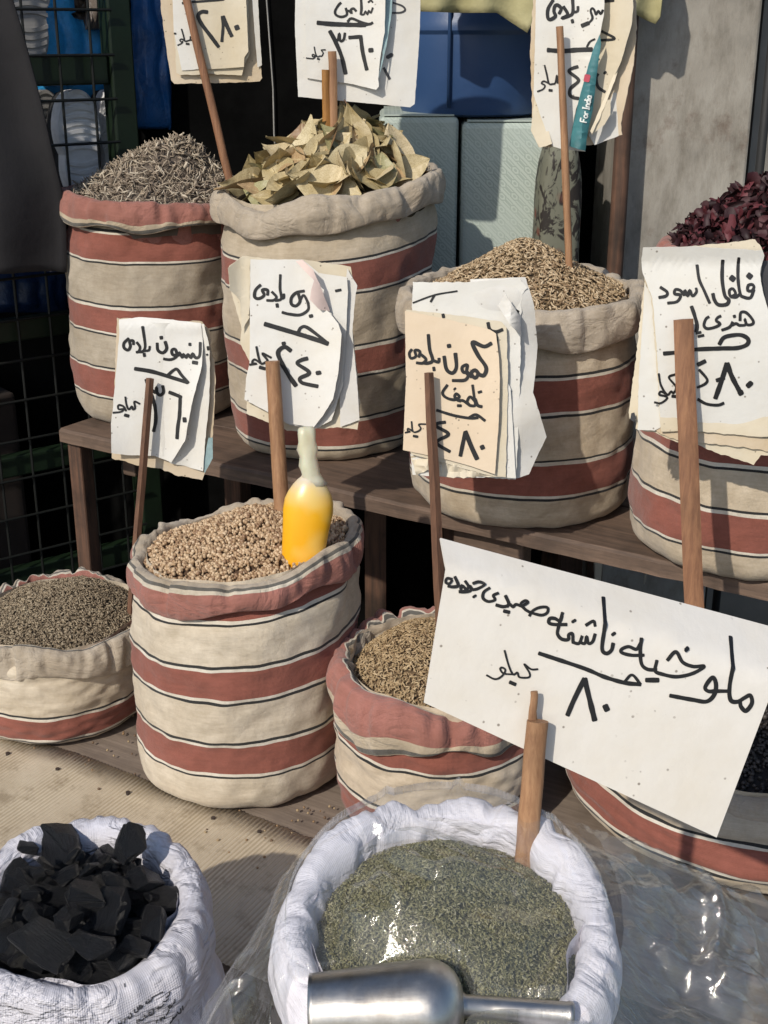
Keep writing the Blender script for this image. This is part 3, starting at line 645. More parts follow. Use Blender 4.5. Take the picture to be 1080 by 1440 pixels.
for i in range(30):
    q = math.sqrt(rnd.random())*.8; th = rnd.uniform(0, 6.28); x, y = I_['T'].x+IH.rad*q*math.cos(th), I_['T'].y+IH.rad*q*math.sin(th)
    lump = coal(Vector((x, y, IH.z(x, y)+rnd.uniform(-.004, .016))), rnd.uniform(.018, .034), i+7, (rnd.uniform(-1, 1), rnd.uniform(-1, 1), rnd.uniform(0, 6.28))); lump['label'] = 'small broken charcoal chip among the bigger lumps'; lump['group'] = 'small charcoal chips'
sv, sf = Heap(I_['T'].copy(), I_['ri'], I_['grad'], lvl=-.062, h=.03, amp=.01).sheet(); cd = obj('charcoal_dust', mesh('charcoal_dust', sv, sf), plain('charcoal_dust', (.012, .012, .012), .9)); tag(cd, 'black charcoal dust between the lumps in the white sack', 'charcoal dust', None, 'stuff')
# ================================================================== price signs
class Sheet:
    pass
class Sign:
    def __init__(s, label, reg, Y, pitch=6, yaw=0, ctr=None, foot=None, cat='price sign'):
        s.reg = reg; c = ctr or (reg[0]+100, reg[1]+100); s.P = at_Y(*c, Y); s.Y = Y
        s.n = Vector((math.sin(R(yaw))*math.cos(R(pitch)), -math.cos(R(yaw))*math.cos(R(pitch)), math.sin(R(pitch))))
        s.a = Vector((0, 0, 1)).cross(s.n)*1; s.a = Vector((math.cos(R(yaw)), math.sin(R(yaw)), 0)); s.b = s.n.cross(s.a)
        f = at_Y(*foot, Y) if foot else s.P
        s.root = empty('price_sign', f, label, cat, 'hand-lettered price signs on sticks'); s.k = 0
    def px(s, z, reg=None): r = reg or s.reg; return r[0]+z[0]/r[2], r[1]+z[1]/r[2]
    def sheet(s, outline, mat, off=0, curl=None, rag=0.0, wr=.0012, thick=.0006, step=.009, name='sheet', reg=None, wf=9):
        s.k += 1; seed = s.k*3.7+s.P.x*11; reg = reg or s.reg
        P0 = s.P+s.n*off
        if rag:
            o2 = []
            for i, p in enumerate(outline):
                q = outline[(i+1) % len(outline)]; L = math.hypot(q[0]-p[0], q[1]-p[1]); m = max(1, int(L/reg[2]/4.5))
                nx, ny = -(q[1]-p[1])/max(L, 1e-6), (q[0]-p[0])/max(L, 1e-6)
                for k in range(m):
                    t_ = k/m; a = rag*reg[2]*(noise.noise(Vector((i*3.3+t_*L/reg[2]*.10, seed, 0)))+.7*noise.noise(Vector((i*3.3+t_*L/reg[2]*.31, seed, 4))))
                    o2.append((p[0]+(q[0]-p[0])*t_+nx*a, p[1]+(q[1]-p[1])*t_+ny*a))
            outline = o2
        def uv(z):
            w_ = at_plane(*s.px(z, reg), P0, s.n)-P0; return w_.dot(s.a), w_.dot(s.b)
        def disp(u, v):
            d = wr*noise.noise(Vector((u*wf, v*wf, seed))) + wr*.4*noise.noise(Vector((u*wf*3, v*wf*3, seed)))
            if curl:
                q = proj(P0+s.a*u+s.b*v); d += curl((q[0]-reg[0])*reg[2], (q[1]-reg[1])*reg[2])
            return d
        bm = bmesh.new(); pts = [uv(z) for z in outline]
        fa = bm.faces.new([bm.verts.new((u, v, 0)) for u, v in pts]); fa.normal_update()
        if fa.normal.z < 0: fa.normal_flip()
        bmesh.ops.triangulate(bm, faces=bm.faces[:])
        us = [p[0] for p in pts]; vs = [p[1] for p in pts]
        for lo, hi, ax in ((min(us), max(us), Vector((1, 0, 0))), (min(vs), max(vs), Vector((0, 1, 0)))):
            x = lo+step
            while x < hi: bmesh.ops.bisect_plane(bm, geom=bm.verts[:]+bm.edges[:]+bm.faces[:], plane_co=ax*x, plane_no=ax, dist=1e-6); x += step
        bmesh.ops.remove_doubles(bm, verts=bm.verts, dist=1e-5)
        for v in bm.verts: u_, v_2 = v.co.x, v.co.y; v.co = P0+s.a*u_+s.b*v_2+s.n*disp(u_, v_2)
        o = obj(name, bm_mesh(bm, name), mat, s.root)
        m = o.modifiers.new('thickness', 'SOLIDIFY'); m.thickness = thick; m.offset = -1; o.modifiers.new('edges', 'EDGE_SPLIT').split_angle = R(45)
        sh = Sheet(); sh.o = o; sh.reg = reg
        def pos(z, lift=.0007):
            u_, v_2 = uv(z); return P0+s.a*u_+s.b*v_2+s.n*(disp(u_, v_2)+lift)
        sh.pos = pos; return sh
    def write(s, sh, strokes, mat=None, name='lettering', reg=None, lift=.0008):
        reg = reg or sh.reg; k = sh.reg[2]/reg[2]; tr = lambda z: ((reg[0]-sh.reg[0])*sh.reg[2]+z[0]*k, (reg[1]-sh.reg[1])*sh.reg[2]+z[1]*k)
        if 2 <= len(strokes) <= 5:
            for q in strokes: s.write(sh, [q], mat, 'pen_stroke' if name == 'lettering' else name, reg, lift)
            return
        mb = MB()
        for si, (wd, pts) in enumerate(strokes):
            pts = [tr(p) for p in pts]; wd = wd*k
            if len(pts) == 1: pts = [(pts[0][0]-wd*.2, pts[0][1]-wd*.2), (pts[0][0]+wd*.2, pts[0][1]+wd*.2)]
            L = sum(math.dist(pts[i], pts[i+1]) for i in range(len(pts)-1)); nn = max(3, int(L/len(pts)/max(3, sh.reg[2]*1.3)))
            c = catmull(pts, min(nn, 12)); n = len(c); v = []
            d0 = (c[0]-c[1])/max(1e-6, np.linalg.norm(c[0]-c[1])); d1 = (c[-1]-c[-2])/max(1e-6, np.linalg.norm(c[-1]-c[-2]))
            c = [c[0]+d0*wd*.22] + c + [c[-1]+d1*wd*.22]; n = len(c)
            for i in range(n):
                t_ = c[min(i+1, n-1)]-c[max(i-1, 0)]; t_ = t_/max(1e-6, np.linalg.norm(t_)); nr = np.array((-t_[1], t_[0]))
                h = wd*.72*(1+.16*noise.noise(Vector((c[i][0]*.02, c[i][1]*.02, si))))*(.62 if i in (0, n-1) else 1)
                v += [sh.pos(c[i]+nr*h, lift+si*.00001), sh.pos(c[i]-nr*h, lift+si*.00001)]
            mb.add(v, [(2*i, 2*i+1, 2*i+3, 2*i+2) for i in range(n-1)])
        o = mb.build(name, mat or M['ink'], sh.o); return o
    def stick(s, a, b, w0, w1, mat, off=.006, flat=.8, n=12, down=.09, jit=.10, name='stick', rings=14, prof=None, dy=0):
        """a, b picture points; the stick runs on below b into the heap"""
        r0 = w0/2*depth(s.P)/F; r1 = w1/2*depth(s.P)/F; P0 = s.P+s.n*(off+max(r0, r1)*flat+.002)
        pa, pb = at_plane(*a, P0, s.n), at_plane(*b, P0, s.n); pc = pb+(pb-pa).normalized()*down; pc.y += dy
        L = (pc-pa).length; pts = []; rs = []
        for i in range(rings+1):
            t_ = i/rings; pts.append(pa.lerp(pc, t_)+Vector((.0012*noise.noise(Vector((t_*4, w0, a[0]))), 0, 0))); q = r0+(r1-r0)*t_
            if prof: q *= prof(t_*L)
            rs.append(q)
        mb = MB(); mb.tube(pts, rs, n, flat, s.a, jit); o = mb.build(name, mat, s.root, True)
        o.modifiers.new('edge', 'EDGE_SPLIT').split_angle = R(50); return o
# ---- 1: 280, in the dried roots
S = Sign('small price sign reading 280 above the dried root heap', (220, 0, 6.75), 2.60, 2, 6, (300, 50), (309, 195))
S.sheet([(30, -400), (45, 100), (100, 500), (140, 760), (170, 795), (560, 790), (980, 772), (1005, 740), (985, 600), (940, 150), (915, -400)], M['paper_old'], 0, None, 1.0, .002, .004)
S.sheet([(880, -400), (940, -400), (1000, 620), (960, 640), (930, 300)], M['paper_grey'], .004, None, .6)
S.sheet([(130, -400), (190, 690), (230, 712), (355, 715), (480, 700), (810, 715), (840, 600), (885, 500), (850, -400)], M['paper_cream'], .009, lambda x, y: .006*max(0, (x-650)/250)**2, 1.0)
S1b = S.sheet([(132, -400), (165, 300), (240, 670), (420, 655), (380, -400)], M['paper_white'], .0115, None, .4)
S1c = S.sheet([(325, -400), (405, 660), (640, 650), (830, 635), (835, 545), (872, 490), (835, -400)], M['paper_cream'], .0135, lambda x, y: .007*max(0, (x-600)/270)**2, .3)
S.write(S1c, [(26, [(485, 115), (430, 112), (395, 150), (430, 230), (520, 350), (590, 445)]), (20, [(625, 155), (632, 250), (620, 395)]), (26, [(630, 155), (670, 250), (715, 345)]), (32, [(757, 245), (770, 278)]), (16, [(340, 18), (480, 8), (640, -6)])])
S.write(S1b, [(16, [(245, 30), (330, 20)]), (10, [(238, 275), (258, 345), (270, 390), (300, 385), (318, 378), (322, 345)]), (10, [(318, 380), (345, 376), (345, 330)]), (9, [(270, 390), (240, 370), (222, 382), (235, 398), (248, 392), (240, 410), (200, 430)]), (14, [(280, 415), (310, 418)]), (12, [(168, 318), (185, 318)])])
S.stick((250, -50), (309, 195), 11, 12, M['stick'], .018, .7)
# ---- 2: 360 shami, in the bay leaves
S = Sign('white price sign reading 360 above the bay leaf heap', (410, 0, 5.4), 2.46, 1, 2, (500, 60), (463, 185))
S2a = S.sheet([(35, -330), (25, 200), (38, 480), (50, 735), (480, 775), (900, 815), (935, 790), (960, 450), (975, 200), (985, -330)], M['paper_clean'], 0, None, .5, .002, .003)
S.sheet([(690, -330), (775, -330), (760, 100), (720, 350), (660, 600), (690, 420)], M['teal_pale'], .010, lambda x, y: .012*max(0, (y+100)/700), .3)
S2b = S.sheet([(100, -330), (105, 300), (110, 590), (220, 610), (420, 630), (640, 680), (662, 655), (655, 600), (675, 400), (705, 250), (715, -330)], M['paper_clean'], .004, lambda x, y: .020*max(0, (x-330)/380)**2, .4)
S.write(S2b, [(10, [(615, 60), (600, 100), (585, 80), (575, 112), (560, 85), (548, 110), (525, 110)]), (14, [(525, -30), (530, 60), (525, 110)]), (10, [(580, 20), (600, 5), (615, 20)]),
    (13, [(490, 85), (470, 65), (450, 75), (455, 100), (440, 85), (420, 80), (410, 60), (420, 110), (380, 128), (340, 115), (330, 85), (355, 40), (375, 20)]),
    (24, [(195, 172), (300, 182), (450, 188), (560, 190)]), (14, [(425, 165), (455, 140), (530, 170), (590, 184), (615, 172)]), (16, [(550, 190), (600, 182)]),
    (22, [(290, 235), (330, 310), (380, 430), (410, 560)]), (14, [(318, 292), (350, 305), (362, 255), (370, 310), (395, 300), (405, 250)]), (20, [(435, 285), (520, 280), (525, 290), (540, 400), (570, 530)]), (28, [(600, 370), (602, 392)]),
    (7, [(172, 355), (180, 400), (195, 430), (215, 425), (230, 425), (240, 400), (225, 380), (258, 378)]), (7, [(190, 428), (162, 412), (158, 428), (180, 430), (160, 445), (110, 440)]), (10, [(195, 445), (212, 450)])])
S.write(S2a, [(10, [(770, 20), (840, 45), (862, 75), (830, 95), (765, 98)]), (44, [(742, 420), (748, 430)]), (15, [(700, 515), (745, 600)])], M['ink_grey'])
S.stick((467, 72), (469, 190), 12, 13, M['stick_pale'], .016, .5, 8, .10, .15)
S.stick((458, 98), (459, 190), 11, 12, M['bamboo'], .018, .5, 8, .10, .15, 'bamboo_strip')
# ---- 3: fennel
S = Sign('thick curling stack of price cards above the fennel seeds with teal curled edge', (730, 0, 4.909), 2.14, 3, -4, (810, 100), (800, 358))
S.sheet([(120, -330), (75, 330), (85, 600), (95, 920), (135, 1015), (300, 1015), (500, 1000), (710, 930), (700, 850), (760, 560), (785, 450), (805, 200), (800, 30), (760, -330)], M['paper_old'], 0, lambda x, y: .012*max(0, (x-600)/200), 1.2, .003, .003)
S.sheet([(80, 900), (110, 640), (180, 800), (225, 990), (140, 1020)], M['paper_cream'], .006, lambda x, y: .012*max(0, (y-700)/300), 1.0, .003)
S.sheet([(480, 930), (630, 690), (650, 640), (720, 640), (695, 850), (712, 930), (520, 1000)], M['paper_grey'], .004, None, .8)
S3b = S.sheet([(400, -330), (750, -330), (772, 60), (762, 180), (700, 420), (610, 640), (500, 890), (470, 930), (380, 930)], M['paper_cream'], .008, lambda x, y: .030*max(0, (x-560)/210)**1.6, .6)
S.sheet([(700, 400), (725, 380), (660, 560), (560, 800), (500, 925), (488, 905), (600, 650)], M['paper_cream'], .022, lambda x, y: .008*math.sin((x+y)*.01), .8)
S.sheet([(610, 690), (632, 690), (628, 790), (590, 860), (500, 930), (540, 860)], M['paper_cream'], .026, None, .6)
S3a = S.sheet([(125, -330), (108, 330), (100, 650), (140, 780), (195, 930), (230, 1010), (300, 1030), (455, 1045), (400, 1000), (345, 1000), (390, 760), (430, 640), (505, 350), (552, 240), (578, 100), (580, -330)], M['paper_white'], .012, lambda x, y: .022*max(0, (x-330)/250)**2*(1 if y < 400 else 1.2), .5)
S3f = S.sheet([(552, 240), (562, 300), (530, 540), (508, 760), (475, 900), (455, 1040), (345, 1010), (380, 830), (425, 640), (503, 355)], M['teal'], .024, lambda x, y: .010*math.sin(max(0, min(1, (x-340-(1040-y)*.2)/130))*3.14), .5, .0015)
S.write(S3a, [(17, [(275, 95), (290, 60), (265, 35), (245, 45), (240, 80), (250, 112), (215, 135), (197, 118), (200, 60), (235, 0)]), (16, [(305, 45), (335, 100), (295, 125), (340, 112), (370, 85), (368, -20)]), (13, [(370, 85), (402, 78), (405, 45)]), (14, [(365, 135), (370, 158)]),
    (11, [(570, 75), (555, 102), (540, 80), (525, 105), (515, 75), (500, 60), (490, 80), (502, 130), (470, 168)]), (20, [(478, 160), (430, 180)]), (22, [(195, 345), (300, 352), (400, 345), (500, 343)]), (10, [(465, 325), (485, 290), (518, 272)]),
    (16, [(405, 460), (360, 475), (345, 495), (400, 540), (405, 565), (355, 610), (348, 650), (370, 672), (410, 680)]), (9, [(175, 450), (190, 510), (205, 575), (230, 580), (250, 570), (260, 520), (265, 575)]), (8, [(205, 575), (170, 560), (155, 575), (178, 590), (165, 615), (125, 632)]), (13, [(205, 622), (228, 625)])])
S.write(S3b, [(13, [(570, 215), (655, 268), (565, 278)]), (18, [(592, 502)]), (15, [(545, 510), (532, 540), (545, 600), (592, 635)]), (16, [(585, 10), (650, 4)]), (12, [(548, 410)])])
# printed words on the curled edge
def latin(word, org, ax, up, h):
    G = {'F': ([(0, 0), (0, 1)], [(0, 1), (.55, 1)], [(0, .52), (.42, .52)]), 'o': ([(.25, 0), (.02, .17), (.02, .4), (.25, .58), (.48, .4), (.48, .17), (.25, 0)],), 'r': ([(.05, 0), (.05, .58)], [(.05, .38), (.2, .55), (.38, .55)]), 'I': ([(.12, 0), (.12, 1)], [(0, 0), (.24, 0)], [(0, 1), (.24, 1)]), 'n': ([(.05, 0), (.05, .58)], [(.05, .4), (.22, .58), (.42, .45), (.42, 0)]), 'd': ([(.45, 0), (.45, 1)], [(.45, .15), (.25, 0), (.03, .2), (.03, .4), (.25, .58), (.45, .42)]), 'i': ([(.06, 0), (.06, .58)], [(.06, .8), (.06, .84)]), 'a': ([(.42, .58), (.42, 0)], [(.42, .42), (.22, .58), (.03, .38), (.03, .18), (.22, 0), (.42, .16)]), ' ': ()}
    W = {'F': .68, 'o': .6, 'r': .45, 'I': .36, 'n': .56, 'd': .58, 'i': .22, 'a': .56, ' ': .3}; x = 0; out = []
    for ch in word:
        for st in G[ch]: out.append((h*.14, [(org[0]+(ax[0]*(x+a)+up[0]*b)*h, org[1]+(ax[1]*(x+a)+up[1]*b)*h) for a, b in st]))
        x += W[ch]
    return out
S.write(S3f, latin('For India', (462, 845), (.19, -.98), (-.98, -.19), 44), M['white_print'], 'printed_words', lift=.0012)
S.write(S3f, [(26, [(462, 560), (470, 520)])], M['redprint'], 'printed_spot', lift=.0012)
S.stick((787, 37), (800, 358), 10, 11, M['stick_pale'], .028, .9, 8, .07, .12)
# ---- 4: anise
S = Sign('price sign reading 360 on a thin stick leaning over the short anise sack', (140, 440, 4.5), 2.08, 4, 3, (220, 560), (190, 790))
S.sheet([(108, 35), (650, 55), (695, 110), (735, 400), (725, 660), (712, 880), (650, 1055), (500, 1030), (390, 990), (240, 965), (80, 920), (80, 880), (100, 300)], M['paper_old'], 0, None, 1.6, .002, .004)
S.sheet([(690, 790), (716, 790), (716, 920), (665, 1015), (652, 960)], M['teal_pale'], .006, None, .5)
S4b = S.sheet([(300, 60), (660, 70), (695, 200), (700, 330), (695, 560), (670, 800), (655, 1000), (600, 990), (450, 950), (400, 900)], M['paper_white'], .007, lambda x, y: .004*math.sin(x*.02), .6)
S4a = S.sheet([(120, 45), (265, 30), (380, 40), (640, 65), (655, 180), (650, 330), (590, 560), (545, 800), (455, 945), (350, 905), (180, 900), (80, 880), (75, 700), (100, 420), (125, 130)], M['paper_clean'], .010, lambda x, y: .026*max(0, (x-360)/260)**2*max(0, min(1, (y-150)/600)) + .010*max(0, (250-x)/180)**2*max(0, (y-600)/300) - .008*max(0, (80-y)/50), .5)
S.write(S4a, [(13, [(638, 185), (635, 265), (610, 280), (590, 255), (580, 280), (560, 260), (550, 280), (530, 260), (525, 280), (505, 250), (495, 270), (480, 230), (458, 235), (462, 262), (488, 270), (470, 288), (440, 295), (405, 290)]),
    (14, [(415, 180), (425, 225), (400, 252), (370, 235), (365, 190)]), (16, [(390, 148), (392, 165)]), (16, [(590, 308), (622, 312)]), (13, [(572, 190), (572, 205)]),
    (13, [(215, 200), (212, 175), (190, 180), (195, 210), (180, 235), (155, 220), (155, 190), (185, 160)]), (12, [(235, 185), (256, 215), (248, 243), (232, 248)]), (12, [(272, 85), (285, 170), (288, 215), (275, 242), (248, 246)]), (11, [(278, 240), (312, 235), (318, 210)]), (13, [(282, 255), (285, 275)]),
    (17, [(222, 352), (330, 370), (450, 405), (560, 435)]), (14, [(430, 395), (470, 360), (492, 355), (520, 390), (565, 437)]), (16, [(295, 420), (320, 500), (350, 590), (355, 680), (342, 750)]), (14, [(335, 490), (355, 503), (360, 470), (365, 505), (385, 520), (405, 500), (400, 460)]),
    (16, [(440, 500), (510, 525), (512, 535), (508, 640), (498, 710), (492, 790)]), (17, [(540, 655), (543, 680)]),
    (9, [(163, 530), (170, 580), (185, 610), (205, 590), (210, 610), (225, 600), (220, 560), (255, 575)]), (9, [(168, 620), (150, 590), (120, 583), (120, 608), (152, 608), (135, 625), (85, 630)]), (14, [(158, 645), (185, 652)])])
S.write(S4b, [(11, [(685, 210), (690, 232)]), (10, [(680, 258), (683, 266)])])
S.stick((211, 532), (190, 790), 11, 12, M['stick_dark'], .022, .8, 4, .10, .08)
# ---- 5: coriander
S = Sign('curled price sign reading 240 on a turned stick in the coriander', (310, 350, 4.1538), 1.99, 8, 0, (420, 480), (396, 712))
S.sheet([(50, 100), (130, 40), (390, 70), (480, 60), (760, 105), (770, 170), (745, 250), (775, 500), (815, 900), (800, 1055), (700, 1045), (560, 1050), (480, 1070), (390, 1060), (150, 960), (170, 660), (115, 550), (125, 470), (60, 240)], M['paper_cream'], 0, None, 1.2, .0035, .003)
S.sheet([(740, 110), (768, 165), (800, 215), (790, 260), (770, 480), (800, 800), (812, 1000), (700, 1040), (690, 600)], M['paper_grey'], .004, None, .8)
S.sheet([(50, 110), (130, 42), (175, 60), (170, 400), (125, 480), (115, 300), (60, 240)], M['paper_cream'], .007, lambda x, y: .012*max(0, (120-x)/70), 1.0)
S5b = S.sheet([(200, 62), (480, 62), (575, 140), (738, 165), (745, 250), (735, 480), (715, 800), (650, 1000), (560, 1050), (450, 1040)], M['paper_white'], .007, lambda x, y: .004*max(0, (x-500)/200), .5)
S.sheet([(200, 70), (450, 72), (560, 200), (600, 300), (690, 440), (720, 520), (700, 760), (660, 900), (560, 1045), (400, 1030)], M['paper_grey'], .010, lambda x, y: .010*max(0, (x-450)/250)**2, .4)
S5a = S.sheet([(175, 60), (440, 75), (550, 180), (525, 290), (640, 370), (690, 430), (710, 490), (700, 620), (690, 720), (660, 870), (600, 970), (545, 1040), (390, 1020), (290, 960), (140, 880), (150, 760), (170, 660)], M['paper_clean'], .013, lambda x, y: .020*max(0, (x-420)/280)**2, .5)
S.sheet([(440, 72), (480, 62), (545, 120), (580, 200), (640, 365), (580, 350), (525, 295), (535, 230), (550, 180)], M['paper_pink'], .019, lambda x, y: .014*math.sin(max(0, min(1, (x-430)/210))*3.14), .5)
S.write(S5a, [(20, [(528, 385), (531, 397)]), (12, [(512, 312), (512, 355), (465, 385), (400, 380), (360, 370)]), (13, [(490, 245), (445, 255), (415, 285), (415, 322), (442, 332), (465, 305), (455, 262)]), (11, [(465, 300), (487, 270), (515, 320)]),
    (13, [(275, 270), (275, 240), (245, 240), (255, 270), (225, 290), (200, 280), (205, 240), (235, 210)]), (11, [(300, 250), (327, 280), (310, 300), (270, 300)]), (11, [(350, 150), (348, 230), (355, 290), (320, 302)]), (11, [(352, 290), (370, 285), (370, 262)]), (13, [(330, 320), (333, 340)]),
    (19, [(258, 438), (400, 480), (550, 525), (630, 550)]), (14, [(455, 485), (470, 460), (500, 455), (560, 495), (630, 550)]), (18, [(412, 595), (375, 572), (338, 600), (350, 650), (400, 740), (442, 800)]), (17, [(368, 545), (371, 558)]),
    (16, [(510, 638), (470, 650), (450, 670), (510, 710), (515, 730), (465, 755), (475, 780), (520, 792), (570, 800)]), (24, [(572, 714), (575, 728)]),
    (10, [(210, 570), (225, 640), (240, 670), (262, 662), (275, 650), (245, 610), (297, 635)]), (9, [(235, 668), (200, 645), (185, 665), (212, 670), (170, 676)]), (14, [(228, 690), (262, 700)])])
S.write(S5b, [(11, [(672, 245), (705, 238)])])
S.stick((383, 508), (396, 712), 20, 23, M['stick_pale'], .020, .95, 16, .09, .02, 'stick', 44, lambda q: (1-.07*(math.sin(q*2*math.pi/.0075) > 0)) if q < .045 else 1)
# ---- 6: cumin
S = Sign('peach coloured price sign reading 480 on a dark stick in the cumin', (550, 380, 3.6), 1.80, 8, -3, (660, 540), (620, 868))
S.sheet([(400, 45), (680, 35), (725, 180), (745, 400), (735, 500), (720, 620), (790, 850), (700, 1040), (640, 1055), (500, 1000)], M['paper_grey'], 0, lambda x, y: -.012*max(0, (x-640)/150) + .006*math.sin(y*.011), .8, .003, .001)
S6c = S.sheet([(110, 60), (400, 60), (650, 40), (690, 90), (660, 130), (650, 700), (632, 1060), (500, 1050), (350, 1050), (110, 1035), (95, 900), (105, 200)], M['paper_white'], .006, None, 1.3, .0025)
S.sheet([(590, 560), (605, 600), (632, 1055), (585, 1050), (560, 700)], M['paper_clean'], .010, None, .5)
S.sheet([(540, 180), (575, 115), (650, 230), (660, 330), (600, 270)], M['paper_grey'], .012, lambda x, y: .018*math.sin(max(0, min(1, (x-540)/120))*3.1), .4)
S.sheet([(100, 940), (240, 960), (420, 1000), (520, 1045), (350, 1050), (250, 1040), (200, 1000), (130, 1040)], M['paper_cream'], .0105, lambda x, y: .008*noise.noise(Vector((x*.03, y*.03, 3))), 2.0, .003)
S6b = S.sheet([(75, 200), (350, 230), (560, 262), (585, 290), (592, 560), (580, 1048), (520, 1045), (100, 930)], M['paper_cream'], .013, None, .8, .002)
S6a = S.sheet([(70, 205), (250, 240), (500, 300), (530, 320), (545, 440), (550, 540), (545, 760), (525, 1030), (400, 990), (250, 950), (60, 910), (75, 560)], M['paper_peach'], .016, lambda x, y: .006*max(0, (x-300)/250)**2, .4)
S.write(S6a, [(14, [(508, 368), (470, 385), (412, 365), (440, 430), (480, 490), (470, 530), (445, 528)]), (13, [(447, 528), (425, 505), (405, 522), (425, 545), (442, 525)]), (12, [(408, 540), (382, 520), (385, 480), (360, 490), (365, 515), (392, 520), (375, 555), (310, 558)]), (13, [(325, 420), (330, 490), (310, 520), (280, 500), (268, 435)]), (15, [(292, 376), (294, 390)]),
    (12, [(188, 325), (195, 400), (210, 455), (185, 470), (160, 468)]), (11, [(210, 455), (240, 465), (242, 445)]), (11, [(150, 425), (176, 450), (160, 470), (128, 468)]), (10, [(140, 440), (145, 410), (120, 405), (125, 435), (100, 445), (92, 420), (105, 400)]), (11, [(215, 490), (218, 508)]),
    (11, [(460, 690), (437, 682), (425, 650)]), (10, [(412, 580), (420, 640), (425, 682), (400, 685)]), (10, [(425, 665), (400, 640), (385, 665), (400, 685), (365, 660), (340, 660)]), (10, [(340, 660), (322, 640), (330, 625), (345, 640), (320, 655), (280, 645), (260, 620), (285, 580)]), (10, [(440, 618), (458, 612)]), (11, [(322, 600)]), (11, [(335, 685), (355, 685)]),
    (10, [(230, 708), (320, 735), (400, 748), (440, 745)]), (10, [(395, 745), (430, 730), (475, 760)]), (12, [(275, 768), (235, 775), (230, 790), (290, 828), (240, 860), (235, 880), (298, 918)]), (14, [(350, 940), (362, 880), (375, 820)]), (16, [(375, 815), (405, 890), (435, 955)]), (17, [(458, 887), (465, 902)]),
    (6, [(103, 765), (110, 815), (135, 815), (150, 800), (140, 780), (175, 778)]), (6, [(110, 815), (85, 800), (85, 815), (97, 815), (70, 822)]), (9, [(112, 838), (135, 842)])])
S.write(S6b, [(12, [(490, 265), (500, 300), (530, 312), (565, 300)]), (8, [(532, 312), (540, 420)]), (11, [(262, 222), (266, 240)])])
S.write(S6c, [(6, [(110, 165), (220, 125), (335, 105)]), (8, [(220, 125), (200, 160)]), (11, [(632, 205), (645, 212)])])
S.stick((603, 524), (620, 868), 13, 18, M['stick_dark'], .024, .8, 4, .08, .06)
# ---- 7: black pepper
S = Sign('big layered price sign reading 480 on a flat brown stake in the black pepper', (840, 330, 4.5), 1.665, 7, -6, (980, 500), (977, 875))
S.sheet([(290, 85), (600, 75), (1000, 30), (1040, 80), (1050, 130), (1040, 250), (1120, 600), (1140, 1400), (1035, 1395), (990, 1455), (850, 1410), (720, 1370), (640, 1330), (500, 1310), (360, 1250), (250, 1230), (240, 1150), (205, 1170), (200, 1130), (240, 830), (275, 500), (300, 280)], M['paper_cream'], 0, lambda x, y: -.006*max(0, (300-x)/100), 1.5, .003, .004)
S.sheet([(300, 300), (345, 400), (385, 900), (400, 1220), (360, 1240), (255, 1235), (262, 900), (290, 500)], M['paper_white'], .006, None, .8)
S.sheet([(360, 1200), (520, 1215), (800, 1260), (1100, 1290), (1130, 1380), (900, 1340), (640, 1320), (500, 1300), (365, 1245)], M['paper_old'], .005, None, 2.2, .003)
S.sheet([(215, 1130), (235, 1125), (245, 1165), (232, 1185), (208, 1170)], M['ink_grey'], .006)
S.sheet([(1030, 170), (1100, 160), (1150, 560), (1110, 560), (1040, 330)], M['ink_grey'], .004)
S.sheet([(290, 84), (600, 78), (1030, 88), (1046, 150), (1030, 280), (1100, 560), (1130, 1280), (950, 1275), (650, 1245), (400, 1245), (380, 900), (340, 400), (290, 240)], M['paper_cream'], .009, None, 1.4, .0025)
S7a = S.sheet([(285, 80), (600, 75), (1035, 100), (1050, 130), (1025, 250), (1045, 370), (1090, 530), (1120, 1220), (950, 1225), (800, 1200), (650, 1190), (400, 1205), (385, 900), (365, 640), (345, 400), (285, 240), (275, 150)], M['paper_white'], .012, lambda x, y: .010*max(0, (180-y)/100) + .008*math.sin((y-80)*.0032), .8)
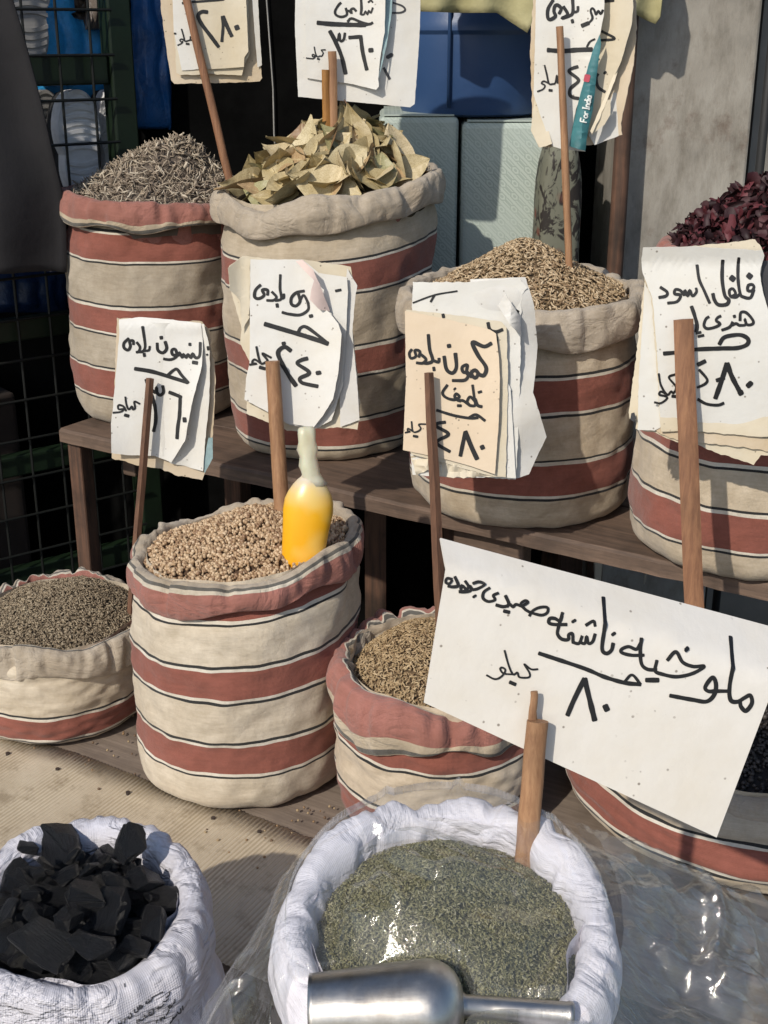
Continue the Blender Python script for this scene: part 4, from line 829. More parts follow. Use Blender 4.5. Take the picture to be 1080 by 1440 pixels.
S.write(S7a, [(14, [(975, 312), (950, 318), (945, 350), (972, 352), (985, 328), (975, 312)]), (14, [(985, 345), (962, 395), (920, 392), (897, 370), (885, 270), (890, 145)]), (13, [(897, 370), (870, 392), (835, 385), (830, 350), (852, 340), (868, 372), (835, 392)]), (16, [(790, 160), (785, 280), (800, 380), (825, 410), (810, 438), (760, 440), (735, 410), (725, 370)]), (27, [(842, 285), (858, 265)]), (27, [(950, 270), (966, 250)]),
    (14, [(628, 190), (640, 280), (670, 350), (705, 430)]), (13, [(620, 335), (622, 360), (597, 385), (580, 350), (567, 385), (550, 350), (545, 382)]), (13, [(545, 380), (520, 350), (490, 345), (485, 372), (522, 380), (500, 420), (440, 430)]), (14, [(395, 330), (437, 360), (430, 385), (385, 395)]),
    (13, [(895, 540), (900, 490), (935, 490), (975, 535), (975, 560), (940, 565), (925, 530), (930, 565), (890, 570)]), (13, [(890, 570), (870, 558), (842, 568), (850, 545), (830, 580), (780, 600)]), (14, [(858, 506), (862, 520)]), (13, [(775, 510), (755, 520), (745, 540), (770, 560), (740, 580), (690, 590), (668, 570), (680, 530), (700, 515)]), (17, [(590, 450), (610, 510), (625, 570), (620, 610)]), (12, [(620, 620), (650, 612)]), (12, [(630, 640), (668, 632)]),
    (18, [(415, 748), (500, 740), (620, 722), (780, 715), (880, 712), (940, 690), (945, 655), (900, 630), (830, 635), (790, 650), (765, 690)]), (22, [(745, 1035), (780, 930), (815, 810)]), (22, [(815, 810), (850, 900), (910, 1010)]), (18, [(750, 920), (800, 903)]), (26, [(900, 990), (910, 1008)]), (34, [(952, 938), (966, 952)]),
    (18, [(630, 820), (680, 795)]), (12, [(640, 850), (690, 910), (680, 940), (630, 965)]), (14, [(635, 1040), (690, 1070), (760, 1078), (800, 1065)]),
    (10, [(385, 875), (400, 950), (440, 1010), (465, 990), (480, 1000), (495, 960), (450, 900), (490, 880)]), (10, [(440, 1010), (402, 990), (390, 1010), (428, 1020), (440, 1035), (400, 1065), (360, 1060)]), (14, [(470, 1020), (495, 1022)])])
S.stick((961, 449), (977, 875), 27, 28, M['stick'], .026, .45, 4, .08, .03)
# ---- 8: mallow
S = Sign('large tilted white board reading 80 on a split stick in the mallow sack', (590, 760, 4.1538), 1.12, 10, 2, (830, 960), (738, 1225))
pz = lambda p: ((p[0]-590)*4.1538, (p[1]-760)*4.1538)
def crease(x, y):
    px, py = 590+x/4.1538, 760+y/4.1538; d = (800+(px-627)*(155/453.)) - py
    return -.00075*max(0, d)
S8 = S.sheet([pz(p) for p in [(622, 764), (760, 803), (900, 842), (1108, 900), (1106, 920), (1062, 1035), (1008, 1178), (870, 1114), (730, 1050), (596, 988), (612, 890), (627, 800)]], M['board'], 0, crease, 0, .0006, .0022, .012, 'board')
RG = (820, 820, 4.1538)
S.write(S8, [(17, [(908, 355), (880, 470), (855, 600), (860, 680), (900, 692), (940, 670), (975, 655), (985, 700), (950, 745), (922, 722), (915, 692)]), (16, [(850, 630), (780, 630)]), (17, [(775, 630), (730, 630), (712, 605), (755, 550), (775, 590), (765, 650), (720, 690), (640, 680), (505, 655)]),
    (15, [(490, 450), (540, 400), (580, 460), (640, 485), (705, 485), (640, 525), (545, 545), (460, 530), (420, 510), (430, 450)]), (26, [(605, 384), (609, 392)]), (15, [(425, 495), (412, 505), (370, 500), (340, 470), (333, 400), (340, 320)]), (14, [(355, 420), (280, 420), (225, 405), (225, 385), (265, 370), (310, 385), (335, 350)]), (20, [(365, 565), (440, 565)]),
    (16, [(145, 115), (125, 260), (110, 380), (135, 410), (165, 390), (175, 350)]), (22, [(174, 292), (180, 300)]), (17, [(-260, 408), (0, 495), (120, 545), (240, 580), (335, 590)]), (12, [(240, 575), (285, 535), (335, 590)]), (25, [(126, 712), (140, 742)])], reg=RG)
S.write(S8, [(13, [(1025, 545), (1010, 590), (985, 600), (975, 560), (965, 600), (940, 590), (950, 555), (930, 600), (890, 592)]), (13, [(970, 495), (1015, 470), (1025, 500)]), (14, [(895, 590), (892, 545), (870, 550), (868, 577), (830, 575), (805, 545), (812, 500), (835, 420)]), (21, [(898, 466), (903, 474)]), (14, [(860, 490), (790, 490), (755, 480), (760, 455), (790, 455), (820, 470), (832, 440)]),
    (20, [(862, 1020), (900, 930), (962, 805)]), (22, [(962, 805), (990, 920), (1022, 1050)]),
    (12, [(640, 440), (660, 410), (700, 390), (745, 390), (745, 420), (710, 435), (650, 420), (620, 405)]), (12, [(620, 405), (590, 372), (615, 350), (632, 360), (600, 382)]), (12, [(600, 385), (562, 372), (545, 387), (525, 370), (510, 387)]), (13, [(500, 320), (520, 370), (490, 385), (445, 375)]), (15, [(490, 410), (525, 418)]), (12, [(460, 305), (430, 320), (440, 345), (400, 355), (370, 335), (375, 300), (410, 275)]),
    (12, [(310, 250), (345, 240), (380, 255), (340, 280), (310, 287)]), (19, [(318, 322), (322, 328)]), (12, [(310, 287), (292, 262), (300, 290), (270, 300), (240, 300)]), (13, [(265, 235), (285, 270), (260, 295), (230, 298)]), (12, [(270, 282), (245, 262), (240, 285)]), (13, [(205, 210), (225, 260), (195, 270), (165, 265)]), (11, [(190, 225), (160, 220), (152, 245), (175, 250), (190, 230)]),
    (8, [(495, 640), (520, 730), (545, 780), (570, 770), (580, 795), (612, 800), (640, 795), (640, 770), (610, 720), (650, 750), (690, 750)]), (8, [(545, 780), (490, 775), (470, 750), (480, 740), (500, 755), (480, 790), (440, 808), (390, 785)]), (16, [(525, 825), (560, 840)])])
S.stick((756, 1014), (738, 1225), 31, 34, M['stick_pale'], .006, .6, 14, .06, .05)
S.stick((751, 972), (747, 1050), 10, 14, M['stick_pale'], .007, .6, 8, .0, .15, 'splinter')
# ================================================================== small things on and in the sacks
# ---- yellow plastic scoop cut from a bottle, standing in the coriander
t = NT('yellow_plastic'); v_ = t.coord(); sx = t.n('ShaderNodeSeparateXYZ'); t.l(v_, sx.inputs[0]); F_ = SACKS['F']
PS = at_Y(422, 826, F_['T'].y-.100); PT = at_Y(437, 672, F_['T'].y-.075)
mr = t.n('ShaderNodeMapRange'); mr.inputs[1].default_value = PS.z; mr.inputs[2].default_value = PT.z; t.l(t.math('ADD', sx.outputs[2], t.math('MULTIPLY', t.math('SUBTRACT', t.noise(v_, 14, 3), .5), .02)), mr.inputs[0])
c_ = t.ramp(mr.outputs[0], [(.0, (.76, .30, .005)), (.35, (.80, .38, .008)), (.74, (.80, .42, .015)), (.86, (.70, .48, .15)), (.99, (.60, .53, .41))])
c_ = t.mix(c_, (.78, .58, .18), t.math('MULTIPLY', t.ramp(t.noise(t.coord(loc=(.3, 0, 0)), 11, 2), [(.5, 0), (.62, 1)]), .6))
t.col(c_).set(Roughness=.33); t.b.inputs['Subsurface Weight'].default_value = .18; t.b.inputs['Subsurface Radius'].default_value = (.03, .02, .006); t.b.inputs['Subsurface Scale'].default_value = .4; t.bump(t.noise(v_, 40, 4), .15, .002); YP = t.m
scp = empty('plastic_scoop', PS, 'translucent yellow plastic bottle scoop standing upright in the coriander seeds', 'scoop')
def lathe_axis(A, Bp, prof, n=28, ell=1.0, lump=0, side=Vector((1, 0, 0)), seed=0):
    ax = (Bp-A).normalized(); a = (side-ax*side.dot(ax)).normalized(); b = ax.cross(a); v = []; f = []
    L = (Bp-A).length
    for i, (t_, r) in enumerate(prof):
        for k in range(n):
            th = 2*math.pi*k/n; q = r*(1+lump*noise.noise(Vector((math.cos(th)*1.5, math.sin(th)*1.5, t_*5+seed))))
            v.append(A+ax*(t_*L)+a*math.cos(th)*q+b*math.sin(th)*q*ell)
    for i in range(len(prof)-1):
        for k in range(n): f.append((i*n+k, i*n+(k+1) % n, (i+1)*n+(k+1) % n, (i+1)*n+k))
    f.append(tuple(reversed(range(n)))); f.append(tuple((len(prof)-1)*n+k for k in range(n))); return v, f
PB = PS+(PS-PT)*.35
pm = depth(PS)/F
bp = [(0, 19), (.2, 24), (.45, 29), (.66, 33), (.78, 34.5), (.85, 33.5), (.90, 30), (.95, 24), (.985, 18), (1.0, 14.5), (1.02, 12)]
obj('scoop_body', mesh('scoop_body', *lathe_axis(PB, PT, [(a, r*pm) for a, r in bp], 36, .62, .05)), YP, scp)
t = NT('milky_plastic'); v_ = t.coord(); t.col(t.ramp(t.noise(v_, 30, 4), [(.3, (.58, .48, .33)), (.7, (.70, .61, .46))])).set(Roughness=.4); t.b.inputs['Subsurface Weight'].default_value = .3; t.b.inputs['Subsurface Scale'].default_value = .3; t.bump(t.noise(v_, 60), .2, .002)
HT = at_Y(429, 600, PT.y+.012)
hprof = [(0, 20), (.1, 15), (.2, 13), (.35, 14.5), (.5, 12.5), (.62, 14.5), (.75, 13), (.88, 12.5), (.95, 11.5), (.99, 9), (1, 5)]
obj('handle', mesh('handle', *lathe_axis(PT-(HT-PT)*.15, HT, [(a, r*pm) for a, r in hprof], 22, .8, .28, seed=4)), t.m, scp)
# ---- steel scoop lying on the mallow
J_ = SACKS['J']; jT = J_['T']
def jtop(x, y): return jT.z + J_['grad'][0]*(x-jT.x) + J_['grad'][1]*(y-jT.y)
q0 = at_z(530, 1415, jtop(jT.x, jT.y-.13)); zs = jtop(q0.x, q0.y)-.008
SA, SB = at_z(436, 1422, zs), at_z(606, 1416, zs+.004); sm = depth(SA)/F
t = NT('steel'); v_ = t.coord(); g_ = t.noise(t.coord(scale=(.08, 1, 1)), 260, 4, .6); t.col(t.mix((.50, .48, .45), (.30, .27, .24), t.ramp(t.noise(v_, 16, 6, .7), [(.45, 0), (.72, 1)]))).set(Metallic=1)
rg = t.ramp(t.noise(v_, 22, 6, .7), [(.35, .28), (.7, .48)]); t.l(rg, t.b.inputs['Roughness']); t.bump(g_, .12, .0006); STEEL = t.m
sco = empty('metal_scoop', Vector((q0.x, q0.y, zs-.037)), 'round-backed steel scoop with tube handle lying on the filmed mallow sack', 'scoop')
n = 44; ax = (SB-SA).normalized(); sa = Vector((0, 0, 1)); sa = (sa-ax*sa.dot(ax)).normalized(); sb = ax.cross(sa); L = (SB-SA).length; v = []; f = []
pr_ = [(0, 49), (.04, 49), (.3, 53), (.6, 58), (.9, 62), (.97, 63), (1.03, 62), (1.09, 59), (1.15, 53), (1.20, 45), (1.235, 35), (1.255, 25), (1.262, 17)]
for i, (t_, r) in enumerate(pr_):
    for k in range(n):
        th = 2*math.pi*k/n; cut = max(0, -math.cos(th))*.45*max(0, 1-t_*1.6) if i < 5 else 0
        v.append(SA+ax*L*(t_+cut)+(sa*math.cos(th)+sb*math.sin(th))*r*sm)
for i in range(len(pr_)-1):
    for k in range(n): f.append((i*n+k, (i+1)*n+k, (i+1)*n+(k+1) % n, i*n+(k+1) % n))
f.append(tuple((len(pr_)-1)*n+k for k in range(n)))
sbo = obj('scoop_bowl', mesh('scoop_bowl', v, f), STEEL, sco); m = sbo.modifiers.new('wall', 'SOLIDIFY'); m.thickness = .0012; m.offset = -1
h0, h1 = SA+ax*L*1.24, SA+ax*L*1.24+(at_z(800, 1433, zs)-at_z(640, 1420, zs))
hv = [(0, 20), (.03, 19), (.05, 16.5), (.3, 16.5), (.5, 16.8), (.93, 17), (.955, 18.2), (.985, 18.2), (1, 16)]
obj('handle', mesh('handle', *lathe_axis(h0, h1, [(a, r*sm) for a, r in hv], 28, 1, 0, Vector((0, 0, 1)))), STEEL, sco)
# ---- clear film over the mallow sack
t = NT('clear_film'); v_ = t.coord(); tr_ = t.n('ShaderNodeBsdfTransparent'); tr_.inputs[0].default_value = (.975, .98, .98, 1); gl = t.n('ShaderNodeBsdfGlossy'); gl.inputs['Roughness'].default_value = .05; gl.inputs[0].default_value = (1, .99, .97, 1)
df = t.n('ShaderNodeBsdfDiffuse'); df.inputs[0].default_value = (.78, .77, .73, 1)
fn = t.n('ShaderNodeLayerWeight'); fn.inputs[0].default_value = .5
h1_ = t.noise(v_, 16, 5, .62, 1.2); h2_ = t.noise(t.coord(scale=(1, .3, 1), rot=(0, 0, R(-35))), 95, 5, .7, .8)
bp_ = t.n('ShaderNodeBump'); bp_.inputs['Strength'].default_value = .5; bp_.inputs['Distance'].default_value = .0025; t.l(h1_, bp_.inputs['Height'])
bp2 = t.n('ShaderNodeBump'); bp2.inputs['Strength'].default_value = .4; bp2.inputs['Distance'].default_value = .0015; t.l(h2_, bp2.inputs['Height']); t.l(bp_.outputs[0], bp2.inputs['Normal'])
t.l(bp2.outputs[0], gl.inputs['Normal'])
m1 = t.n('ShaderNodeMixShader'); t.l(t.math('ADD', .065, t.math('MULTIPLY', t.math('POWER', fn.outputs['Facing'], 3.0), .35)), m1.inputs[0]); t.l(tr_.outputs[0], m1.inputs[1]); t.l(gl.outputs[0], m1.inputs[2])
m2 = t.n('ShaderNodeMixShader'); m2.inputs[0].default_value = .042; t.l(m1.outputs[0], m2.inputs[1]); t.l(df.outputs[0], m2.inputs[2]); t.l(m2.outputs[0], t.out.inputs['Surface']); FILM = t.m
ro = J_['rt']+.008; ri = J_['ri']-.004
def facet(x, y, s_, slope):      # crumpled facets: creases between cells, tilted planes inside them
    d_ = noise.voronoi(Vector((x*s_+.15*math.sin(y*30), y*s_*1.35, 3.3)))[0]; return slope*(d_[0]-.35)/s_
def on_scoop(x, y, z):
    a2 = Vector((SA.x, SA.y)); b2 = Vector((h1.x, h1.y)); ab = b2-a2; t_ = max(-.05, min(1.02, (Vector((x, y))-a2).dot(ab)/ab.dot(ab))); q = a2+ab*t_; d_ = (Vector((x, y))-q).length
    r_ = float(np.interp(t_, [0, .45, .57, .6, .62, 1.02], [.031, .040, .036, .02, .012, .012])); az = SA.z+(h1.z-SA.z)*t_
    if d_ > r_*.92: return z
    return min(z, az-math.sqrt(max(0, r_*r_-d_**2))-.003)
def ridge(x, y, s_): return (1-abs(noise.noise(Vector((x*s_, y*s_, 5.5)))))**4
ks = [0, 25, 60, 95, 130, 160, 190, 225, 260, 300, 335, 360]
rm = [.44, .34, .06, .03, .04, .08, .14, .13, .10, .22, .42, .44]; slp = [.62, .8, 1.7, 2.4, 2.4, 2.0, 1.7, 1.7, 1.6, 1.0, .7, .62]
def zfilm(x, y):
    dx, dy = x-jT.x, y-jT.y; r = math.hypot(dx, dy); th = math.degrees(math.atan2(dy, dx)) % 360
    zc = jtop(jT.x+dx*min(1, ro/max(r, 1e-6)), jT.y+dy*min(1, ro/max(r, 1e-6)))+.016
    if r < ri: 
        zi = JH.z(x, y)+.010+.010+.006*ridge(x, y*1.6+.3, 7)*min(1, (ri-r)/.05); u = max(0, (r-(ri-.035))/.035); u = u*u*(3-2*u); return on_scoop(x, y, (zi+(facet(x, y, 8, .30)+facet(x+.3, y, 21, .14))*min(1, (ri-r)/.05))*(1-u)+(zc)*u)
    if r < ro: return on_scoop(x, y, zc + .0015*noise.noise(Vector((x*30, y*30, 2))))
    d = r-ro; sl_ = float(np.interp(th, ks, slp))
    fl = .045*min(1, d/.12)*noise.noise(Vector((math.cos(math.radians(th))*5, math.sin(math.radians(th))*5, d*3)))
    a_ = math.radians(th)
    fl += .03*min(1, d/.08)*(ridge(x, y, 11)-.4) + .012*min(1, d/.05)*noise.noise(Vector((x*38, y*38, 1))) + .006*min(1, d/.05)*noise.noise(Vector((math.cos(a_)*34, math.sin(a_)*34, d*22)))
    z = zc-.5*.02-sl_*d*(1 if d > .03 else d/.03)+fl
    z += facet(x, y, 14, .35)*min(1, d/.06)+facet(x, y, 45, .30)*min(1, d/.06)
    return on_scoop(x, y, max(z, .05))
NR, NTt = 210, 720; v = []; f = []
for i in range(NR+1):
    for k in range(NTt):
        th = 2*math.pi*k/NTt; R_ = ro+float(np.interp(math.degrees(th), ks, rm))*(1+.10*noise.noise(Vector((math.cos(th)*4, math.sin(th)*4, 0))))
        r = R_*i/NR if i else .0005; x, y = jT.x+r*math.cos(th), jT.y+r*math.sin(th); v.append((x, y, zfilm(x, y)))
# pinched folds in the film: some across the herb, many running out over the sides
FV = np.array(v, float); zadd = np.zeros(len(FV)); rnf = random.Random(8); folds = []
for line, hh, ww in ([((505, 1203), (560, 1228), (625, 1247), (705, 1258)), .010, .008], [((545, 1243), (582, 1276), (612, 1298), (690, 1286), (745, 1280)), .012, .011], [((528, 1268), (548, 1300), (566, 1332)), .008, .008], [((478, 1358), (490, 1318), (518, 1330)), .009, .009], [((662, 1258), (702, 1266), (738, 1302)), .008, .007], [((690, 1222), (712, 1200), (736, 1236)), .010, .007], [((450, 1240), (520, 1215), (560, 1150)), .006, .006], [((600, 1130), (640, 1160), (648, 1185)), .008, .006], [((770, 1200), (800, 1260), (790, 1330)), .007, .006]):
    folds.append(([np.array(at_z(px, py, jtop(jT.x, jT.y)-.01))[:2] for px, py in line], hh, ww))
for q in range(46):
    th = R(rnf.choice([rnf.uniform(-70, 45), rnf.uniform(-60, 40), rnf.uniform(150, 235)])); r0 = ro+rnf.uniform(0, .24); pts = []; n_ = rnf.randint(3, 6)
    for k in range(n_): pts.append(np.array((jT.x+r0*math.cos(th), jT.y+r0*math.sin(th)))); r0 += rnf.uniform(.015, .045); th += rnf.gauss(0, .05)
    folds.append((pts, rnf.uniform(.004, .011), rnf.uniform(.004, .009)))
for pts, hh, ww in folds:
    dmin = np.full(len(FV), 1e9); tt = np.zeros(len(FV)); m_ = len(pts)-1
    for k in range(m_):
        a_, b_ = pts[k], pts[k+1]; ab = b_-a_; u = np.clip(((FV[:, :2]-a_)@ab)/max(1e-9, ab@ab), 0, 1); dd = np.hypot(*(FV[:, :2]-a_-u[:, None]*ab).T); nw = dd < dmin; dmin = np.where(nw, dd, dmin); tt = np.where(nw, (k+u)/m_, tt)
    zadd = np.maximum(zadd, hh*np.clip(1-dmin/ww, 0, 1)**.8*np.sin(np.clip(tt, .02, .98)*np.pi)**.5)
FV[:, 2] += zadd; v = [tuple(p) for p in FV]
for i in range(NR):
    for k in range(NTt): f.append((i*NTt+k, (i+1)*NTt+k, (i+1)*NTt+(k+1) % NTt, i*NTt+(k+1) % NTt))
fo = obj('plastic_film', mesh('plastic_film', v, f), FILM, None, True); tag(fo, 'crinkled clear plastic film draped over the open mallow sack', 'plastic film')
FV2 = []; f = []; NQ, NP = 60, 150
for i in range(NQ+1):
    for k in range(NP+1):
        th = R(-78+116*k/NP); R_ = ro+float(np.interp(math.degrees(th) % 360, ks, rm))*(.93+.10*noise.noise(Vector((math.cos(th)*6, math.sin(th)*6, 7)))); r = ro+.012+(R_-ro-.012)*i/NQ; x, y = jT.x+r*math.cos(th), jT.y+r*math.sin(th)
        FV2.append((x, y, zfilm(x, y)+.006+.030*min(1, (r-ro)/.1)*(.35+noise.noise(Vector((x*14, y*14, 9))))*(1 if i else 0)+facet(x+.7, y+.2, 24, .5)+facet(x+.1, y+.7, 55, .35)))
for i in range(NQ):
    for k in range(NP): f.append((i*(NP+1)+k, (i+1)*(NP+1)+k, (i+1)*(NP+1)+k+1, i*(NP+1)+k+1))
obj('film_fold', mesh('film_fold', FV2, f), FILM, fo)
# ---- printing on the charcoal sack
bv = BVHTree.FromObject(I_['body'], bpy.context.evaluated_depsgraph_get()); bv2 = BVHTree.FromObject(I_['rim'], bpy.context.evaluated_depsgraph_get())
mb = MB(); RP = (140, 1330, 5.4)
txt = [(9, [(485, 350), (440, 372), (395, 395)]), (9, [(405, 392), (395, 412), (375, 430), (352, 440), (360, 420)]), (8, [(380, 425), (372, 405)]), (9, [(330, 455), (318, 475), (300, 470), (310, 455), (325, 465), (290, 490)]), (9, [(285, 465), (292, 495), (268, 510)]), (8, [(262, 480), (268, 512)]), (9, [(235, 510), (245, 535), (225, 555), (215, 535)]), (7, [(228, 515)]), (8, [(195, 555), (190, 590)]), (8, [(170, 570), (165, 592), (140, 590)]),
    (9, [(90, 555), (70, 575), (58, 590)]), (9, [(535, 350), (528, 375), (505, 395)]), (9, [(525, 398), (505, 420), (480, 425)]), (9, [(490, 440), (470, 465), (440, 480), (450, 460)]), (10, [(405, 480), (412, 515)]), (9, [(412, 515), (385, 530), (375, 510), (390, 505)]), (9, [(375, 525), (350, 545), (340, 525)]), (9, [(340, 548), (320, 570), (300, 560), (300, 580)]), (9, [(285, 560), (285, 590)]),
    (9, [(572, 405), (570, 430), (555, 445)]), (9, [(555, 450), (535, 475), (525, 460), (545, 455)]), (9, [(530, 485), (515, 515), (505, 530)]), (9, [(490, 530), (495, 555), (475, 545), (470, 570)]), (8, [(460, 545), (465, 575)]), (8, [(440, 560), (430, 590)]), (9, [(630, 455), (635, 490)]), (9, [(615, 475), (618, 505), (600, 515), (590, 500)]), (9, [(590, 520), (570, 545), (555, 560), (560, 540)]), (9, [(555, 565), (535, 590)]), (7, [(190, 285), (192, 315)])]
for si, (wd, pts) in enumerate(txt):
    if len(pts) == 1: pts = [pts[0], (pts[0][0]+4, pts[0][1]+6)]
    c = catmull(pts, 5); nn = len(c); vv = []; ok = True
    for i in range(nn):
        t_ = c[min(i+1, nn-1)]-c[max(i-1, 0)]; t_ = t_/max(1e-6, np.linalg.norm(t_)); nr = np.array((-t_[1], t_[0]))
        for sg in (1, -1):
            z = c[i]+nr*wd*.55*sg; d = ray(RP[0]+z[0]/RP[2], RP[1]+z[1]/RP[2]).normalized(); h = bv.ray_cast(CAM, d); h2 = bv2.ray_cast(CAM, d)
            if h2[0] is not None and (h[0] is None or h2[3] < h[3]): h = h2
            if h[0] is None: ok = False; break
            vv.append(h[0]-d*.0012)
        if not ok: break
    if ok: mb.add(vv, [(2*i, 2*i+1, 2*i+3, 2*i+2) for i in range(nn-1)])
pr = mb.build('printed_text', M['ink_grey'], I_['body']); pr['kind'] = 'stuff'
# ---- spilled seed on the bench
rng = np.random.default_rng(3); P = []
for (px, py, n_, sg) in [(495, 1035, 22, 26), (180, 1045, 14, 30), (560, 1180, 12, 25), (130, 1060, 10, 40), (440, 1150, 16, 22), (330, 1180, 14, 50)]:
    for _ in range(n_): p = at_z(px+rng.normal()*sg, py+rng.normal()*sg*.5, ZB+.004); P.append((p.x, p.y, ZB+.0062))
P = np.array(P); tag(obj('spilled_seeds', scatter_mesh('spilled_seeds', [ball()], P, rand_rot(rng, len(P)), np.full((len(P), 3), .0045)*(.6+.6*rng.random((len(P), 1))), rng), grain('spilled_grain', [(.30, .19, .10), (.16, .1, .06), (.4, .3, .18)], .6)), 'stray seeds spilled over the bench boards between the sacks', 'seeds', None, 'stuff')
# ================================================================== behind the stall
# ---- dark curtain hanging at the left; it shades the end of the shelf
CURT = NT('dark_curtain'); v_ = CURT.coord(); CURT.col(CURT.ramp(CURT.noise(v_, 8, 5), [(.3, (.010, .0095, .011)), (.7, (.017, .016, .018))])).set(Roughness=.95); CURT.bump(CURT.noise(v_, 25, 4), .3, .006)
v = []; f = []; YC = 2.55; nx, nz = 60, 40
for j in range(nz+1):
    tz = j/nz; py = -55+(388+55)*tz
    pxe = float(np.interp(py, [-160, 0, 40, 160, 270, 330, 390], [-5, 18, 30, 60, 82, 87, 88])); pe = at_Y(pxe, py, YC)
    for i in range(nx+1):
        q = i/nx; x = pe.x-.75*q; v.append((x, YC+.035*math.sin(q*22+1.3*tz)*(.5+tz*.6)+.02*noise.noise(Vector((q*9, tz*3, 1))), pe.z+.012*math.sin(q*9)*tz))
for j in range(nz):
    for i in range(nx): f.append((j*(nx+1)+i, (j+1)*(nx+1)+i, (j+1)*(nx+1)+i+1, j*(nx+1)+i+1))
cu = obj('hanging_curtain', mesh('hanging_curtain', v, f), CURT.m); cu.modifiers.new('thickness', 'SOLIDIFY').thickness = .003; tag(cu, 'dark charcoal cloth curtain hanging beside the wire cage', 'curtain')
# ---- cage
A38 = R(38); EP = at_Y(187, 150, 3.0); EP.z = 0
UC = Vector((math.cos(A38), math.sin(A38), 0)); VC = Vector((-math.sin(A38), math.cos(A38), 0)); MC = Matrix((UC, VC, Vector((0, 0, 1)))).transposed()
cage = empty('wire_cage', EP, 'dark green steel cage front with square wire mesh and hanging shoes', 'cage'); cage.rotation_euler = (0, 0, A38)
GREEN = plain('green_paint', (.006, .017, .006), .5, .4, 12); WIRE = plain('black_wire', (.006, .007, .006), .5, .2)
local_box('post', (-.03, 0, 1.0), (.055, .05, 2.0), GREEN, cage); local_box('post', (-1.35, 0, 1.0), (.055, .05, 2.0), GREEN, cage)
def zc_(py, u): p = EP+UC*u; return at_Y(proj(p)[0], py, p.y).z
for zz, hh in ((zc_(98, -.1), .062), (.93, .05), (.62, .05), (.34, .06)): local_box('rail', (-.69, .004, zz), (1.265, .03, hh), GREEN, cage)
WV = mesh('wire', *(lambda m: (m.v, m.f))(MB().tube([(0, 0, 0), (0, 0, 1.75)], .0032, 8))); WV.materials.append(WIRE); WHm = mesh('wire', *(lambda m: (m.v, m.f))(MB().tube([(-1.32, 0, 0), (-.055, 0, 0)], .0032, 8))); WHm.materials.append(WIRE)
for i in range(17):
    o = bpy.data.objects.new('wire', WV); COL.objects.link(o); o.parent = cage; o.location = (-.105-.0745*i, -.028, .1)
for i in range(19):
    o = bpy.data.objects.new('wire', WHm); COL.objects.link(o); o.parent = cage; o.location = (0, -.035, zc_(14, -.1)-.0905*(i-2))
# ---- shoes: sole towards the street
RUB = plain('grey_rubber', (.75, .75, .76), .7, .2, 30); RUBD = plain('brown_rubber', (.36, .345, .33), .75, .2, 30); UPP = plain('shoe_cloth', (.02, .02, .022), .9)
def sole_outline(n=40):
    pts = []
    for k in range(n):
        th = 2*math.pi*k/n; y = math.sin(th); x = math.cos(th)*(.5 if y > 0 else .43); w_ = 1-.16*math.exp(-((y+.1)/.3)**2); pts.append((x*w_*abs(math.cos(th))**-.25 if abs(math.cos(th)) > .05 else x, y*.5))
    return pts
def shoe(px, py, wpx, hpx, u_back, mat, label, roll=0):
    d0 = ray(px, py); P0 = EP+VC*u_back; P = CAM+d0*((P0-CAM).dot(VC)/d0.dot(VC)); s_ = depth(P)/F; W_, H_ = wpx*s_/.8, hpx*s_
    root = empty('shoe', P-Vector((0, 0, H_/2)), label, 'shoe', 'shoes hanging behind the wire mesh'); root.rotation_euler = (0, roll, A38)
    out = sole_outline(); n = len(out); v = []; f = []
    for dpt, sc_ in ((0.006, .93), (0, 1.0), (-.0, 1.0), (.022, 1.0), (.03, .9)):
        for x, y in out: v.append((x*W_*sc_, dpt-.006, y*H_*sc_+H_/2))
    v2 = [(x*W_*.93, -.006, y*H_*.95+H_/2) for x, y in out] + [(x*W_, 0, y*H_+H_/2) for x, y in out] + [(x*W_, .024, y*H_+H_/2) for x, y in out]
    f = [tuple(range(n))] + [(r*n+k, (r+1)*n+k, (r+1)*n+(k+1) % n, r*n+(k+1) % n) for r in range(2) for k in range(n)]
    o = bpy.data.objects.new('sole', mesh('sole', v2, f)); COL.objects.link(o); o.parent = root; o.data.materials.append(mat)
    for q in range(13):                                       # raised tread bars
        y = -.42+.84*q/12; half = .36*math.sqrt(max(.05, 1-(y/.5)**2))*W_; mb = MB(); m_ = 10; vv = []
        for k in range(m_+1):
            x = -half+2*half*k/m_; zc = (y+.5)*H_+.012*H_/.25*math.cos(x/half*1.3)*(1 if y > -.1 else -1)
            for a, b in ((0, -.006), (0, -.0095), (H_*.036, -.0095), (H_*.036, -.006)): vv.append((x, b, zc+a))
        mb.add(vv, [(k*4+j, (k+1)*4+j, (k+1)*4+j+1, k*4+j+1) for k in range(m_) for j in range(3)]); o = bpy.data.objects.new('tread_bar', mesh('tread_bar', mb.v, mb.f)); COL.objects.link(o); o.parent = root; o.data.materials.append(mat)
    v3 = []; rings = [(.024, 1.0), (.05, .98), (.075, .8), (.085, .4)]
    for dpt, sc_ in rings: v3 += [(x*W_*sc_, dpt, y*H_*sc_+H_/2) for x, y in out]
    f3 = [(r*n+k, (r+1)*n+k, (r+1)*n+(k+1) % n, r*n+(k+1) % n) for r in range(3) for k in range(n)] + [tuple(3*n+k for k in reversed(range(n)))]
    o = bpy.data.objects.new('upper', mesh('upper', v3, f3)); COL.objects.link(o); o.parent = root; o.data.materials.append(UPP)
shoe(112, 205, 58, 150, .03, RUB, 'grey rubber shoe sole hung upright in the middle of the cage gap')
shoe(158, 205, 34, 150, .09, RUB, 'narrow grey shoe sole tucked behind the green cage post')
shoe(62, 200, 46, 140, .10, RUBD, 'dark brown grey shoe sole half behind the hanging curtain', .05)
